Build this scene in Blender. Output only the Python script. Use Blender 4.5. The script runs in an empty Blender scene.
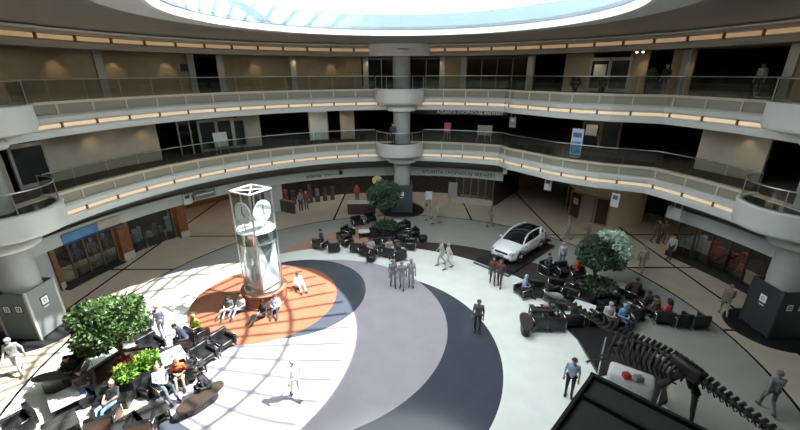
import bpy, bmesh, math, random
from mathutils import Vector, Matrix, Quaternion
random.seed(7)
sin, cos, pi, rad = math.sin, math.cos, math.pi, math.radians
SC = bpy.context.scene
COL = SC.collection
# ------------------------------------------------------------------ camera
CZ = 11.2; FPX = 382.8; PIT = rad(20.409); ROL = rad(-0.208)
cd = bpy.data.cameras.new('camera'); cam = bpy.data.objects.new('camera', cd); COL.objects.link(cam)
cd.sensor_width = 36; cd.lens = FPX / 800 * 36; cd.clip_start = .05; cd.clip_end = 500
cam.matrix_world = Matrix.Translation((0, 0, CZ)) @ Matrix.Rotation(pi/2 - PIT, 4, 'X') @ Matrix.Rotation(ROL, 4, 'Z')
SC.camera = cam
# ------------------------------------------------------------------ world, sun, exposure
w = bpy.data.worlds.new('sky'); SC.world = w; w.use_nodes = True
bg = w.node_tree.nodes['Background']; bg.inputs[0].default_value = (.92, .965, 1, 1); bg.inputs[1].default_value = 7.0
sd = bpy.data.lights.new('sun', 'SUN'); sd.energy = 21; sd.angle = rad(.6); sd.color = (1, .96, .9)
sun = bpy.data.objects.new('sun', sd); COL.objects.link(sun)
SUNV = Vector((.69, .085, 1)).normalized()
sun.rotation_euler = SUNV.to_track_quat('Z', 'Y').to_euler()
SC.view_settings.view_transform = 'Standard'; SC.view_settings.look = 'None'
SC.view_settings.exposure = 0.08; SC.view_settings.gamma = 1; SC.view_settings.use_curve_mapping = False
CX, CY = 0.0, 15.16
# ------------------------------------------------------------------ helpers
def ray(px, py):
    x, y = (px-400)/FPX, -(py-215)/FPX
    x, y = cos(ROL)*x - sin(ROL)*y, sin(ROL)*x + cos(ROL)*y
    return Vector((x, cos(PIT)+y*sin(PIT), -sin(PIT)+y*cos(PIT)))
def W(px, py, z=0.0):
    d = ray(px, py); t = (z-CZ)/d.z
    return Vector((d.x*t, d.y*t, z))
def AZ(px, py, R=19.0):
    d = ray(px, py); a = d.x**2+d.y**2; b = -2*(d.x*CX+d.y*CY); c = CX**2+CY**2-R*R
    t = (-b+math.sqrt(b*b-4*a*c))/2/a
    return math.degrees(math.atan2(d.x*t-CX, d.y*t-CY))
def pol(r, az, z=0.0):
    a = rad(az); return Vector((CX+r*sin(a), CY+r*cos(a), z))
class MB:
    def __init__(s): s.v = []; s.f = []; s.m = []; s.sm = []
    def face(s, pts, m=0, smooth=False):
        i = len(s.v); s.v += [tuple(p) for p in pts]; s.f.append(tuple(range(i, i+len(pts)))); s.m.append(m); s.sm.append(smooth)
    def grid(s, rows, m=0, smooth=True, closed=False, flip=False):
        i0 = len(s.v); n = len(rows[0])
        for r in rows: s.v += [tuple(p) for p in r]
        for j in range(len(rows)-1):
            for k in range(n if closed else n-1):
                k2 = (k+1) % n
                q = (i0+j*n+k, i0+j*n+k2, i0+(j+1)*n+k2, i0+(j+1)*n+k)
                s.f.append(q[::-1] if flip else q); s.m.append(m); s.sm.append(smooth)
    def box(s, c, size, M=None, m=0, rz=0):
        x, y, z = [q/2 for q in size]; c = Vector(c)
        R = Matrix.Rotation(rz, 3, 'Z') if M is None else M
        P = [c + R @ Vector((a*x, b*y, d*z)) for d in (-1, 1) for a, b in ((-1,-1),(1,-1),(1,1),(-1,1))]
        i = len(s.v); s.v += [tuple(p) for p in P]
        for f in ((3,2,1,0),(4,5,6,7),(0,1,5,4),(1,2,6,5),(2,3,7,6),(3,0,4,7)):
            s.f.append(tuple(i+k for k in f)); s.m.append(m); s.sm.append(False)
    def rbox(s, c, size, r=.04, rz=0, m=0, seg=3, M=None):
        # box with rounded vertical and horizontal edges (superellipse-like cage)
        bm = bmesh.new(); bmesh.ops.create_cube(bm, size=1)
        bmesh.ops.scale(bm, vec=size, verts=bm.verts)
        bmesh.ops.bevel(bm, geom=bm.edges[:], offset=min(r, min(size)*.49), segments=seg, affect='EDGES', profile=.5)
        R = Matrix.Rotation(rz, 3, 'Z') if M is None else M; c = Vector(c); i = len(s.v)
        bm.verts.index_update()
        s.v += [tuple(c + R @ v.co) for v in bm.verts]
        for f in bm.faces: s.f.append(tuple(i+v.index for v in f.verts)); s.m.append(m); s.sm.append(True)
        bm.free()
    def tube(s, pts, r, n=8, m=0, caps=True, smooth=True):
        pts = [Vector(p) for p in pts]; rs = r if isinstance(r, (list, tuple)) else [r]*len(pts)
        rows = []; prev = None
        for i, p in enumerate(pts):
            t = (pts[min(i+1, len(pts)-1)] - pts[max(i-1, 0)]).normalized()
            if prev is None: u = t.orthogonal().normalized()
            else:
                u = prev - t*prev.dot(t); u = u.normalized() if u.length > 1e-6 else t.orthogonal().normalized()
            prev = u; v = t.cross(u)
            rows.append([p + (u*cos(2*pi*k/n) + v*sin(2*pi*k/n))*rs[i] for k in range(n)])
        s.grid(rows, m, smooth, closed=True, flip=True)
        if caps:
            s.face(rows[0], m); s.face(rows[-1][::-1], m)
    def lathe(s, c, prof, n=32, m=0, smooth=True, a0=0, a1=360, caps=True):
        c = Vector(c); full = abs(a1-a0) >= 360; k = n if full else n+1
        rows = [[c + Vector((r*cos(rad(a0+(a1-a0)*i/n)), r*sin(rad(a0+(a1-a0)*i/n)), z)) for i in range(k)] for r, z in prof]
        s.grid(rows, m, smooth, closed=full)
        if full and caps:
            if prof[0][0] > 1e-4: s.face(rows[0][::-1], m)
            if prof[-1][0] > 1e-4: s.face(rows[-1], m)
    def ring(s, prof, azs, m=0, Rf=None, closed_prof=True, smooth=True, ends=True):
        # prof: (dr, z) ; Rf(az) base radius ; sweep around the atrium
        rows = []
        for az in azs:
            b = Rf(az) if Rf else 0
            rows.append([pol(b+dr, az, z) for dr, z in prof])
        full = abs(azs[-1]-azs[0]) >= 359.9
        s.grid(rows, m, False, closed=closed_prof, flip=True)
        if ends and closed_prof and not full:
            s.face(rows[0], m); s.face(rows[-1][::-1], m)
    def ngon(s, pts2, z0, z1, m=0):
        top = [Vector((p[0], p[1], z1)) for p in pts2]; bot = [Vector((p[0], p[1], z0)) for p in pts2]
        a = sum(top[i].x*top[(i+1) % len(top)].y - top[(i+1) % len(top)].x*top[i].y for i in range(len(top)))
        if a < 0: top.reverse(); bot.reverse()
        s.face(top, m); s.face(bot[::-1], m)
        for i in range(len(top)):
            j = (i+1) % len(top); s.face([bot[i], bot[j], top[j], top[i]], m)
def link(o, parent=None):
    COL.objects.link(o)
    if parent: o.parent = parent
    return o
def obj(name, mb, mats, parent=None):
    me = bpy.data.meshes.new(name); me.from_pydata(mb.v, [], mb.f)
    mats = mats if isinstance(mats, (list, tuple)) else [mats]
    for q in mats: me.materials.append(q)
    me.polygons.foreach_set('material_index', mb.m); me.polygons.foreach_set('use_smooth', mb.sm)
    me.update()
    return link(bpy.data.objects.new(name, me), parent)
def tag(o, label=None, cat=None, group=None, kind=None):
    if label: o['label'] = label
    if cat: o['category'] = cat
    if group: o['group'] = group
    if kind: o['kind'] = kind
    return o
def struct(name, mb, mats, label=None, cat=None):
    o = obj(name, mb, mats); tag(o, label or name.replace('_', ' ') + ' of the round atrium', cat or name.split('_')[0], kind='structure'); return o
def thing(name, label, cat, loc=(0,0,0), rz=0, group=None, kind=None):
    o = bpy.data.objects.new(name, None); o.empty_display_size = .2; COL.objects.link(o)
    o.location = loc; o.rotation_euler = (0, 0, rz); tag(o, label, cat, group, kind); return o
def kids(o): return [c for c in bpy.data.objects if c.parent == o]
def dup(root, loc, rz=0, label=None, group=None):
    def rec(o, par):
        c = o.copy(); COL.objects.link(c)
        if par: c.parent = par
        for k in list(o.children): rec(k, c)
        return c
    r = rec(root, None); r.location = loc; r.rotation_euler = (0, 0, rz)
    if label: r['label'] = label
    if group: r['group'] = group
    return r
MATS = {}
def mat(name, col, rough=.5, metal=0, spec=.5, emit=None, es=0, noise=0, nscale=8, coat=0):
    if name in MATS: return MATS[name]
    m = bpy.data.materials.new(name); m.use_nodes = True; nt = m.node_tree; b = nt.nodes['Principled BSDF']
    b.inputs['Base Color'].default_value = (*col, 1); b.inputs['Roughness'].default_value = rough
    b.inputs['Metallic'].default_value = metal; b.inputs['Specular IOR Level'].default_value = spec
    b.inputs['Coat Weight'].default_value = coat
    if emit: b.inputs['Emission Color'].default_value = (*emit, 1); b.inputs['Emission Strength'].default_value = es
    if noise:
        tc = nt.nodes.new('ShaderNodeTexCoord'); n = nt.nodes.new('ShaderNodeTexNoise'); n.inputs['Scale'].default_value = nscale
        n.inputs['Detail'].default_value = 6
        r = nt.nodes.new('ShaderNodeValToRGB'); r.color_ramp.elements[0].position = .3; r.color_ramp.elements[1].position = .7
        r.color_ramp.elements[0].color = (*[c*(1-noise) for c in col], 1); r.color_ramp.elements[1].color = (*[min(1, c*(1+noise)) for c in col], 1)
        nt.links.new(tc.outputs['Object'], n.inputs['Vector']); nt.links.new(n.outputs['Fac'], r.inputs['Fac']); nt.links.new(r.outputs['Color'], b.inputs['Base Color'])
    MATS[name] = m; return m
def glassmat(name, col=(.9, .95, .95), refl=.08, rough=.02):
    if name in MATS: return MATS[name]
    m = bpy.data.materials.new(name); m.use_nodes = True; nt = m.node_tree; nt.nodes.remove(nt.nodes['Principled BSDF'])
    t = nt.nodes.new('ShaderNodeBsdfTransparent'); t.inputs[0].default_value = (*col, 1)
    g = nt.nodes.new('ShaderNodeBsdfGlossy'); g.inputs['Roughness'].default_value = rough
    mx = nt.nodes.new('ShaderNodeMixShader'); mx.inputs[0].default_value = refl
    nt.links.new(t.outputs[0], mx.inputs[1]); nt.links.new(g.outputs[0], mx.inputs[2]); nt.links.new(mx.outputs[0], nt.nodes['Material Output'].inputs[0])
    MATS[name] = m; return m
def frange(a, b, st):
    n = max(1, round(abs(b-a)/st)); return [a+(b-a)*i/n for i in range(n+1)]
# ------------------------------------------------------------------ materials
CREAM = mat('cream_fascia', (.60, .55, .43), .45)
PALE = mat('pale_grey_paint', (.60, .63, .60), .4)
INSET = mat('sage_inset', (.29, .28, .21), .6)
AMBER = mat('amber_cove_light', (.8, .6, .4), .5, emit=(1, .78, .56), es=.42)
AMBER2 = mat('amber_cove_light_top', (.75, .5, .25), .5, emit=(1, .68, .40), es=.24)
BROWN = mat('brown_bracket', (.16, .09, .045), .5)
TAUPE = mat('taupe_wall', (.36, .33, .27), .8, noise=.06, nscale=2)
OLIVE = mat('olive_brown_wall', (.36, .28, .17), .8, noise=.08, nscale=2)
CARPET = mat('dark_gallery_floor', (.035, .033, .03), .8)
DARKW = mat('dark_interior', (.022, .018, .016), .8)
CEILM = None
STEEL = mat('brushed_steel', (.6, .6, .6), .3, 1)
CHROME = mat('chrome', (.8, .8, .8), .12, 1)
WHITE = mat('white_paint', (.8, .8, .8), .4)
BLACK = mat('black_leather', (.012, .012, .014), .38)
BLACKM = mat('black_satin', (.014, .014, .015), .35)
GLASS = glassmat('guard_glass', (.80, .84, .81), .05)
SHOPG = glassmat('shop_glass', (.7, .74, .74), .07)
COLM = mat('column_stone', (.36, .37, .35), .5, noise=.05, nscale=3)
WOOD = mat('red_brown_wood', (.20, .075, .03), .35, noise=.25, nscale=4)
# ------------------------------------------------------------------ floor
def floor_material():
    m = bpy.data.materials.new('stone_floor_pattern'); m.use_nodes = True; nt = m.node_tree; L = nt.links
    b = nt.nodes['Principled BSDF']; tc = nt.nodes.new('ShaderNodeTexCoord')
    def vm(op, a, bb=None):
        n = nt.nodes.new('ShaderNodeVectorMath'); n.operation = op
        L.new(a, n.inputs[0])
        if bb is not None: n.inputs[1].default_value = bb
        return n
    def mt(op, a, bb):
        n = nt.nodes.new('ShaderNodeMath'); n.operation = op
        for i, q in enumerate((a, bb)):
            if isinstance(q, (int, float)): n.inputs[i].default_value = q
            else: L.new(q, n.inputs[i])
        return n.outputs[0]
    P = tc.outputs['Object']
    sep = nt.nodes.new('ShaderNodeSeparateXYZ'); L.new(P, sep.inputs[0]); X, Y = sep.outputs[0], sep.outputs[1]
    def dist(cx, cy):
        return vm('LENGTH', vm('SUBTRACT', P, (cx, cy, 0)).outputs[0]).outputs['Value']
    def mix(fac, a, bcol):
        n = nt.nodes.new('ShaderNodeMix'); n.data_type = 'RGBA'; L.new(fac, n.inputs[0])
        for i, q in ((6, a), (7, bcol)):
            if isinstance(q, tuple): n.inputs[i].default_value = (*q, 1)
            else: L.new(q, n.inputs[i])
        return n.outputs[2]
    rG = dist(CX, CY)
    col = mix(mt('LESS_THAN', rG, 14.9), FC['beige'], FC['ring'])
    inring = mt('LESS_THAN', rG, 14.9)
    # rose/brown crescent
    inF = mt('MULTIPLY', mt('LESS_THAN', dist(0, 12.5), 12.25), mt('GREATER_THAN', mt('ADD', Y, mt('MULTIPLY', X, .35)), 19.6))
    col = mix(mt('MULTIPLY', mt('LESS_THAN', dist(-1.2, 20.3), 7.2), mt('LESS_THAN', X, -.6)), col, FC['rose'])
    col = mix(mt('MULTIPLY', inF, mt('GREATER_THAN', X, -.6)), col, FC['umber'])
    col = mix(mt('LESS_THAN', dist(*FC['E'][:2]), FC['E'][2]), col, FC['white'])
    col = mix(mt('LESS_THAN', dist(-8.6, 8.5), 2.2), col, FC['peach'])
    col = mix(mt('LESS_THAN', dist(-2.60, 13.45), 6.82), col, FC['slate'])
    col = mix(mt('LESS_THAN', dist(-4.29, 15.44), 6.51), col, FC['mauve'])
    col = mix(mt('LESS_THAN', dist(-5.79, 18.07), 3.90), col, FC['slate'])
    col = mix(mt('LESS_THAN', dist(-7.13, 17.50), 3.71), col, FC['orange'])
    # joints
    ring = mt('LESS_THAN', mt('ABSOLUTE', mt('SUBTRACT', rG, 14.9), 0), .055)
    lines = None
    for ax, v in ((X, -16.9), (X, -5.4), (X, 5.8), (X, 11.45), (X, 16.85), (Y, 20.75), (Y, 25.8), (Y, 14.7)):
        q = mt('LESS_THAN', mt('ABSOLUTE', mt('SUBTRACT', ax, v), 0), .07)
        lines = q if lines is None else mt('MAXIMUM', lines, q)
    lines = mt('MULTIPLY', lines, mt('GREATER_THAN', rG, 14.9))
    # faint tile seams in the beige walk
    allj = mt('MAXIMUM', ring, lines)
    nz = nt.nodes.new('ShaderNodeTexNoise'); nz.inputs['Scale'].default_value = 1.2; nz.inputs['Detail'].default_value = 8
    L.new(P, nz.inputs['Vector'])
    mr = nt.nodes.new('ShaderNodeMapRange'); L.new(nz.outputs['Fac'], mr.inputs[0]); mr.inputs[3].default_value = .86; mr.inputs[4].default_value = 1.1
    sc = nt.nodes.new('ShaderNodeVectorMath'); sc.operation = 'SCALE'; L.new(col, sc.inputs[0]); L.new(mr.outputs[0], sc.inputs['Scale'])
    fin = mix(allj, sc.outputs[0], (.02, .015, .015))
    L.new(fin, b.inputs['Base Color'])
    b.inputs['Roughness'].default_value = .13; b.inputs['Specular IOR Level'].default_value = .35
    return m
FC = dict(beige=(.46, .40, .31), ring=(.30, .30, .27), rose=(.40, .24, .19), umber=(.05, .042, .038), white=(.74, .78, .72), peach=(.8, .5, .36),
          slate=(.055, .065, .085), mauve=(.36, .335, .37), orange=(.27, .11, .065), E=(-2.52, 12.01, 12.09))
mb = MB(); S = 27
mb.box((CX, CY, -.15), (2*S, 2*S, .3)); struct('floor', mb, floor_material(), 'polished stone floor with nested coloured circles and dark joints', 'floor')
# ------------------------------------------------------------------ shell
BAY = [(28.5, 16.4), (31.6, 15.5), (38, 14.9), (45, 14.4), (51, 14.5), (57, 14.95), (65, 16.4)]
def Rp(az):
    az = (az+180) % 360-180
    if az <= BAY[0][0] or az >= BAY[-1][0]: return 16.4
    for (a, r0), (b, r1) in zip(BAY, BAY[1:]):
        if a <= az <= b: return r0+(r1-r0)*(az-a)/(b-a)
Z3, Z2 = 10.0, 5.89
RW = 19.0
ALL = frange(-180, 180, 2.5)
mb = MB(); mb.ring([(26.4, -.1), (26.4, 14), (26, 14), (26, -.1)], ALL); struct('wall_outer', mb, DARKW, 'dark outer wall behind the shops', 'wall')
for nm, zc, lab in (('floor_upper_gallery', Z3, 'dark upper gallery floor slab behind the parapet'), ('floor_lower_gallery', Z2, 'dark middle gallery floor slab behind the parapet')):
    mb = MB(); rows = []
    az2 = sorted(set(ALL + frange(28, 66, 1)))
    for az in az2: rows.append([pol(Rp(az)+.12, az, zc-.12), pol(25.98, az, zc-.12), pol(25.98, az, zc-1.5), pol(Rp(az)+.12, az, zc-1.5)])
    mb.grid(rows, 0, False, closed=True, flip=True)
    struct(nm, mb, [CARPET], lab, 'gallery floor')
# ceiling: dark panels with radial seams, pale rim round the skylight
def ceiling_material():
    m = bpy.data.materials.new('grey_ceiling_panels'); m.use_nodes = True; nt = m.node_tree; L = nt.links; b = nt.nodes['Principled BSDF']
    tc = nt.nodes.new('ShaderNodeTexCoord'); s = nt.nodes.new('ShaderNodeVectorMath'); s.operation = 'SUBTRACT'; s.inputs[1].default_value = (CX, CY, 0)
    L.new(tc.outputs['Object'], s.inputs[0]); sp = nt.nodes.new('ShaderNodeSeparateXYZ'); L.new(s.outputs[0], sp.inputs[0])
    def mt(op, a, bb):
        n = nt.nodes.new('ShaderNodeMath'); n.operation = op
        for i, q in enumerate((a, bb)):
            if isinstance(q, (int, float)): n.inputs[i].default_value = q
            else: L.new(q, n.inputs[i])
        return n.outputs[0]
    a = mt('ARCTAN2', sp.outputs[0], sp.outputs[1]); a = mt('MULTIPLY', a, 60/(2*pi)); fr = mt('FRACT', a, 0)
    seam = mt('LESS_THAN', fr, .035)
    mx = nt.nodes.new('ShaderNodeMix'); mx.data_type = 'RGBA'; L.new(seam, mx.inputs[0]); mx.inputs[6].default_value = (.15, .155, .14, 1); mx.inputs[7].default_value = (.26, .26, .24, 1)
    L.new(mx.outputs[2], b.inputs['Base Color']); b.inputs['Roughness'].default_value = .3
    return m
mb = MB(); mb.ring([(9.25, 13.22), (16.45, 13.22), (26.4, 13.22), (26.4, 13.6), (9.25, 13.6)], ALL)
struct('ceiling', mb, ceiling_material(), 'dark grey ceiling of wedge panels round the skylight', 'ceiling')
RIMM = mat('rim_grey', (.55, .57, .57), .4)
mb = MB(); mb.ring([(7.72, 13.10), (9.27, 13.16), (9.27, 13.5), (7.72, 13.5)], ALL); struct('trim_1', mb, RIMM, 'pale grey flat rim around the round skylight', 'skylight rim')
# upper gallery soffit
mb = MB(); mb.ring([(16.5, 12.40), (26.3, 12.40), (26.3, 12.5), (16.5, 12.5)], ALL); struct('ceiling_gallery', mb, mat('gallery_soffit', (.2, .19, .16), .8), 'low soffit over the upper gallery', 'ceiling')
# ------------------------------------------------------------------ skylight
sk = thing('skylight', 'round glazed skylight dome with white ribs above the atrium', 'skylight', (0, 0, 0), kind='structure')
DR = mat('drum_white', (.22, .31, .335), .5)
mb = MB(); mb.ring([(7.72, 13.34), (7.72, 14.12), (7.84, 14.12), (7.84, 13.34)], ALL); obj('drum', mb, DR, sk)
mb = MB(); mb.ring([(7.68, 13.08), (7.66, 13.34), (7.84, 13.34), (7.84, 13.08)], ALL); obj('white_lip', mb, WHITE, sk)
mb = MB(); mb.ring([(7.62, 13.35), (7.62, 13.39), (7.71, 13.39), (7.71, 13.35)], ALL); obj('dark_ring', mb, mat('groove', (.15, .2, .24), .5), sk)  # thin dark ring above the white lip
def domez(r): return 14.12 + 4.0*math.sqrt(max(0, 1-(r/7.85)**2))*1.0 if r > 0 else 18.12
RBM = mat('rib_white', (.55, .62, .66), .4)
for k in range(44):
    az = k*360/44; mb = MB(); rr = [7.78, 7.4, 6.8, 6.3, 5.6, 4.9, 4.0, 3.0, 2.2] + ([1.2, .3] if k % 4 == 0 else [])
    if k % 2 and True: rr = rr[:8]
    mb.tube([pol(r, az, domez(r)) for r in rr], .075, 6); obj('rib', mb, RBM, sk)
for r in (6.35, 4.9, 3.0, .4):
    mb = MB(); mb.ring([(r-.07, domez(r)-.06), (r-.07, domez(r)+.06), (r+.07, domez(r)+.06), (r+.07, domez(r)-.06)], frange(-180, 180, 5)); obj('ring_rib', mb, RBM, sk)
mb = MB(); rows = [[pol(r, az, domez(r)+.05) for az in frange(-180, 175, 5)] for r in (7.82, 7.3, 6.5, 5.6, 4.5, 3, 1.5, .1)]
mb.grid(rows, 0, True, closed=True); obj('glazing', mb, glassmat('sky_glass', (.95, .98, 1), .03), sk)
# ------------------------------------------------------------------ balconies
def balcony(name, zc, lab, az0=-112, az1=112):
    t = thing(name, lab, 'balcony', (0, 0, 0))
    azs = sorted(set(frange(az0, az1, 2)+[a for a, _ in BAY]))
    full = sorted(set(ALL+[a for a, _ in BAY]+frange(28, 66, 2)))
    mb = MB(); mb.ring([(-.10, zc-.11), (-.10, zc), (.28, zc), (.28, zc-.11)], full, 0, Rp)
    mb.ring([(.09, zc-.62), (.09, zc-.10), (.2, zc-.10), (.2, zc-.62)], full, 0, Rp)
    obj('parapet', mb, CREAM, t)
    mb = MB(); mb.ring([(-.16, zc-.90), (-.16, zc-.70), (-.06, zc-.60), (.22, zc-.60), (.22, zc-.90)], full, 0, Rp); obj('ledge', mb, PALE, t)
    mb = MB(); mb.ring([(.07, zc-1.25), (.07, zc-.88), (.2, zc-.88), (.2, zc-1.25)], full, 0, Rp); obj('light_trough', mb, CREAM, t)
    mb = MB(); mb.ring([(-.10, zc-1.57), (-.10, zc-1.27), (.0, zc-1.23), (.2, zc-1.23), (.2, zc-1.57)], full, 0, Rp); obj('lower_fascia', mb, PALE, t)
    n0 = -18
    for k in range(n0, 18):
        a, b = k*6+.12, k*6+5.88
        if 0: continue
        if -7 < k*6+3 < 7 or abs(abs(k*6+3)-90) < 6.5: pul = True
        else: pul = False
        mid = sorted(set([a, b]+frange(a, b, 2)+[q for q, _ in BAY if a < q < b]))
        if not pul:
            mb = MB(); mb.ring([(.055, zc-.58), (.055, zc-.13), (.088, zc-.13), (.088, zc-.58)], mid, 0, Rp); obj('inset_panel', mb, INSET, t)
            mb = MB(); p = pol(Rp(k*6)+.04, k*6, zc-.36); mb.box(p, (.07, .09, .5), rz=-rad(k*6)); obj('mullion', mb, CREAM, t)
            mb = MB(); mb.ring([(.205, zc), (.205, zc+.93), (.22, zc+.93), (.22, zc)], mid, 0, Rp); obj('glass_pane', mb, GLASS, t)
        mb = MB(); mb.ring([(.035, zc-1.17), (.02, zc-1.01), (.068, zc-1.01), (.068, zc-1.17)], [max(q, a+.02) if q < b-.02 else b-.02 for q in mid], 0, Rp); obj('light_panel', mb, AMBER, t)
        mb = MB(); p = pol(Rp(k*6)+.02, k*6, zc-1.08); mb.box(p, (.09, .1, .24), rz=-rad(k*6)); obj('bracket', mb, BROWN, t)
    # handrail between the round bays
    for a, b in ((-108, -97), (-83, -7), (7, 83), (97, 108)):
        aa = sorted(set(frange(a, b, 2)+[q for q, _ in BAY if a < q < b]))
        mb = MB(); mb.tube([pol(Rp(q)+.21, q, zc+.955) for q in aa], .028, 6); obj('handrail', mb, STEEL, t)
    # round bays in front of the columns
    for az in (-90, 0, 90):
        c = pol(16.25 if az == 0 else 16.65, az, 0); R = 1.95
        half = 88
        def arc(R, z, n=28): return [c + Vector((R*sin(rad(az+180+u)), R*cos(rad(az+180+u)), z)) for u in frange(-half, half, 2*half/n)]
        mb = MB()
        prof = [(R-.22, zc-.02), (R-.22, zc+.06), (R, zc+.06), (R+.03, zc-.0), (R, zc-.05), (R, zc-.86), (R-.05, zc-.98), (R-.25, zc-1.06)]
        mb.grid([arc(r, z) for r, z in prof], 0, True, flip=False); obj('round_bay', mb, PALE, t)
        mb = MB(); mb.face(arc(R-.25, zc-1.06)); obj('bay_underside', mb, PALE, t)
        mb = MB(); mb.face(arc(R-.2, zc-.08)[::-1]); obj('bay_floor', mb, CARPET, t)
        mb = MB(); mb.grid([arc(R-.1, zc+.06), arc(R-.1, zc+.92)], 0, True); obj('glass_pane', mb, GLASS, t)
        mb = MB(); mb.tube(arc(R-.1, zc+.95), .03, 6)
        for q in (0, 9, 19, 28):
            p = arc(R-.1, zc)[q]; mb.tube([p, p+Vector((0, 0, .95))], .02, 6)
        obj('handrail', mb, STEEL, t)
    return t
balcony('balcony', Z3, 'upper ring balcony with glass guard, just under the ceiling')
balcony('balcony', Z2, 'lower ring balcony with glass guard, above the ground floor shops')
# ceiling fascia
t = thing('ceiling_fascia', 'beige ring fascia with amber light slots under the ceiling', 'fascia', (0, 0, 0), kind='structure')
FB = mat('fascia_beige', (.40, .36, .28), .5)
full = sorted(set(ALL+[a for a, _ in BAY]))
mb = MB(); mb.ring([(-.06, 12.36), (-.06, 12.62), (.05, 12.68), (.05, 12.93), (-.02, 12.97), (-.02, 13.06), (-.3, 13.1), (-.3, 13.2), (.2, 13.2), (.2, 12.36)], full, 0, lambda a: 16.4); obj('fascia_band', mb, FB, t)
for k in range(-18, 18):
    if -6.5 < k*6+3 < 6.5: continue
    mb = MB(); mb.ring([(.0, 12.72), (.0, 12.88), (.045, 12.9), (.045, 12.7)], frange(k*6+.3, k*6+5.7, 2), 0, lambda a: 16.4); obj('light_panel', mb, AMBER2, t)
    mb = MB(); mb.box(pol(16.42, k*6, 12.8), (.1, .12, .26), rz=-rad(k*6)); obj('bracket', mb, BROWN, t)
mb = MB(); mb.ring([(16.05, 13.09), (16.05, 13.15), (16.12, 13.15), (16.12, 13.09)], ALL); obj('bead', mb, WHITE, t)
mb = MB()
c = pol(16.25, 0, 0)
mb.grid([[c+Vector((2.3*sin(rad(180+u))*1.0, 1.2*cos(rad(180+u)), z)) for u in frange(-90, 90, 8)] for z in (13.2, 12.36)], 0, True, flip=True); obj('curved_bay', mb, WHITE, t)
# ------------------------------------------------------------------ columns and kiosks
MARK = mat('sign_white', (.85, .86, .84), .4); SIGNB = mat('sign_black', (.02, .02, .02), .4)
for az, lab, kl, lit in ((-90, 'round stone column at the left rising past both balconies', 'grey panelled sign pillar round the foot of the left column', 0),
                    (0.6, 'round stone column at the far side rising past both balconies', 'dark sign pillar round the foot of the far column', 1),
                    (90, 'round stone column at the right rising past both balconies', 'charcoal sign pillar round the foot of the right column', 2)):
    c = pol(16.25, az) if lit == 1 else pol(16.8, -91) if lit == 0 else pol(17.05, 91.3); t = thing('column', lab, 'column', c, -rad(az))
    mb = MB(); mb.lathe((0, 0, 0), [(.68, 0), (.68, 12.9)], 32); obj('shaft', mb, COLM, t)
    for zc in (Z2-1.56, Z3-1.56):
        mb = MB(); mb.lathe((0, 0, zc), [(.7, -.12), (1.12, -.06), (1.18, .04), (1.18, .22), (1.05, .28), (1.0, .52)], 32); obj('capital', mb, PALE, t)
    mb = MB(); mb.lathe((0, 0, 12.35), [(.7, 0), (1.0, .05), (1.02, .3), (1.25, .35), (1.25, .5), (.9, .55)], 32); obj('capital', mb, CREAM, t)
    km = [mat('kiosk_grey', (.17, .185, .19), .35, .2), mat('kiosk_slate', (.06, .065, .075), .35), mat('kiosk_charcoal', (.035, .042, .045), .4)][lit]
    k = thing('sign_pillar', kl, 'sign pillar', c, -rad(az)); k.scale = (1, 1, 1) if lit == 1 else (.86, .86, .97)
    mb = MB()
    for a in range(4):
        M = Matrix.Rotation(a*pi/2, 3, 'Z'); mb.box(M @ Vector((0, -.84, 1.28)), (1.52, .06, 2.36), rz=a*pi/2)
    obj('side_panels', mb, km, k)
    mb = MB()
    for a, b in ((-1, -1), (1, -1), (1, 1), (-1, 1)): mb.rbox((a*.82, b*.82, 1.25), (.14, .14, 2.5), .03)
    obj('corner_post', mb, [mat('post_metal', (.42, .43, .40), .35, .3), km, km][lit], k)
    mb = MB(); mb.lathe((0, 0, .0), [(1.95, .002), (1.93, .03), (0, .03)], 40, smooth=False); obj('base_plate', mb, BLACKM, k)
    for a, xs in ((0, (0,)), (1, (-.35, .25)), (3, (-.25, .35))):
        M = Matrix.Rotation(a*pi/2, 3, 'Z')
        for x in xs:
            w_ = .36 if a == 0 else .3
            mb = MB(); mb.box(M @ Vector((x, -.88, 1.7)), (w_+.08, .02, w_+.08), rz=a*pi/2, m=0)
            mb.box(M @ Vector((x, -.893, 1.7)), (w_, .012, w_), rz=a*pi/2, m=1); mb.box(M @ Vector((x, -.902, 1.7)), (w_*.52, .012, w_*.52), rz=a*pi/2, m=0 if a else 2)
            mb.box(M @ Vector((x, -.91, 1.7)), (w_*.25, .01, w_*.3), rz=a*pi/2, m=1)
            obj('sign_plate', mb, [SIGNB, MARK, mat('sign_blue_grey', (.3, .36, .4), .4)], k)
        if a == 0:
            mb = MB()
            for i in range(4): mb.box(M @ Vector((-.1+.07*i, -.88, 1.38)), (.045, .012, .06 if i % 2 else .08))
            obj('lettering', mb, MARK, k)
# ------------------------------------------------------------------ upper walls
def wseg(mb, a, b, z0, z1, r=RW, th=.15, m=0): mb.ring([(r, z0), (r, z1), (r+th, z1), (r+th, z0)], frange(a, b, 2), m)
def wall_level(tagname, z0, z1, pieces, mats, lab):
    mb = MB()
    for a, b, m in pieces: wseg(mb, a, b, z0, z1, m=m)
    return struct(tagname, mb, mats, lab, 'wall')
y3 = 80; A3 = lambda x: AZ(x, y3)
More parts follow.
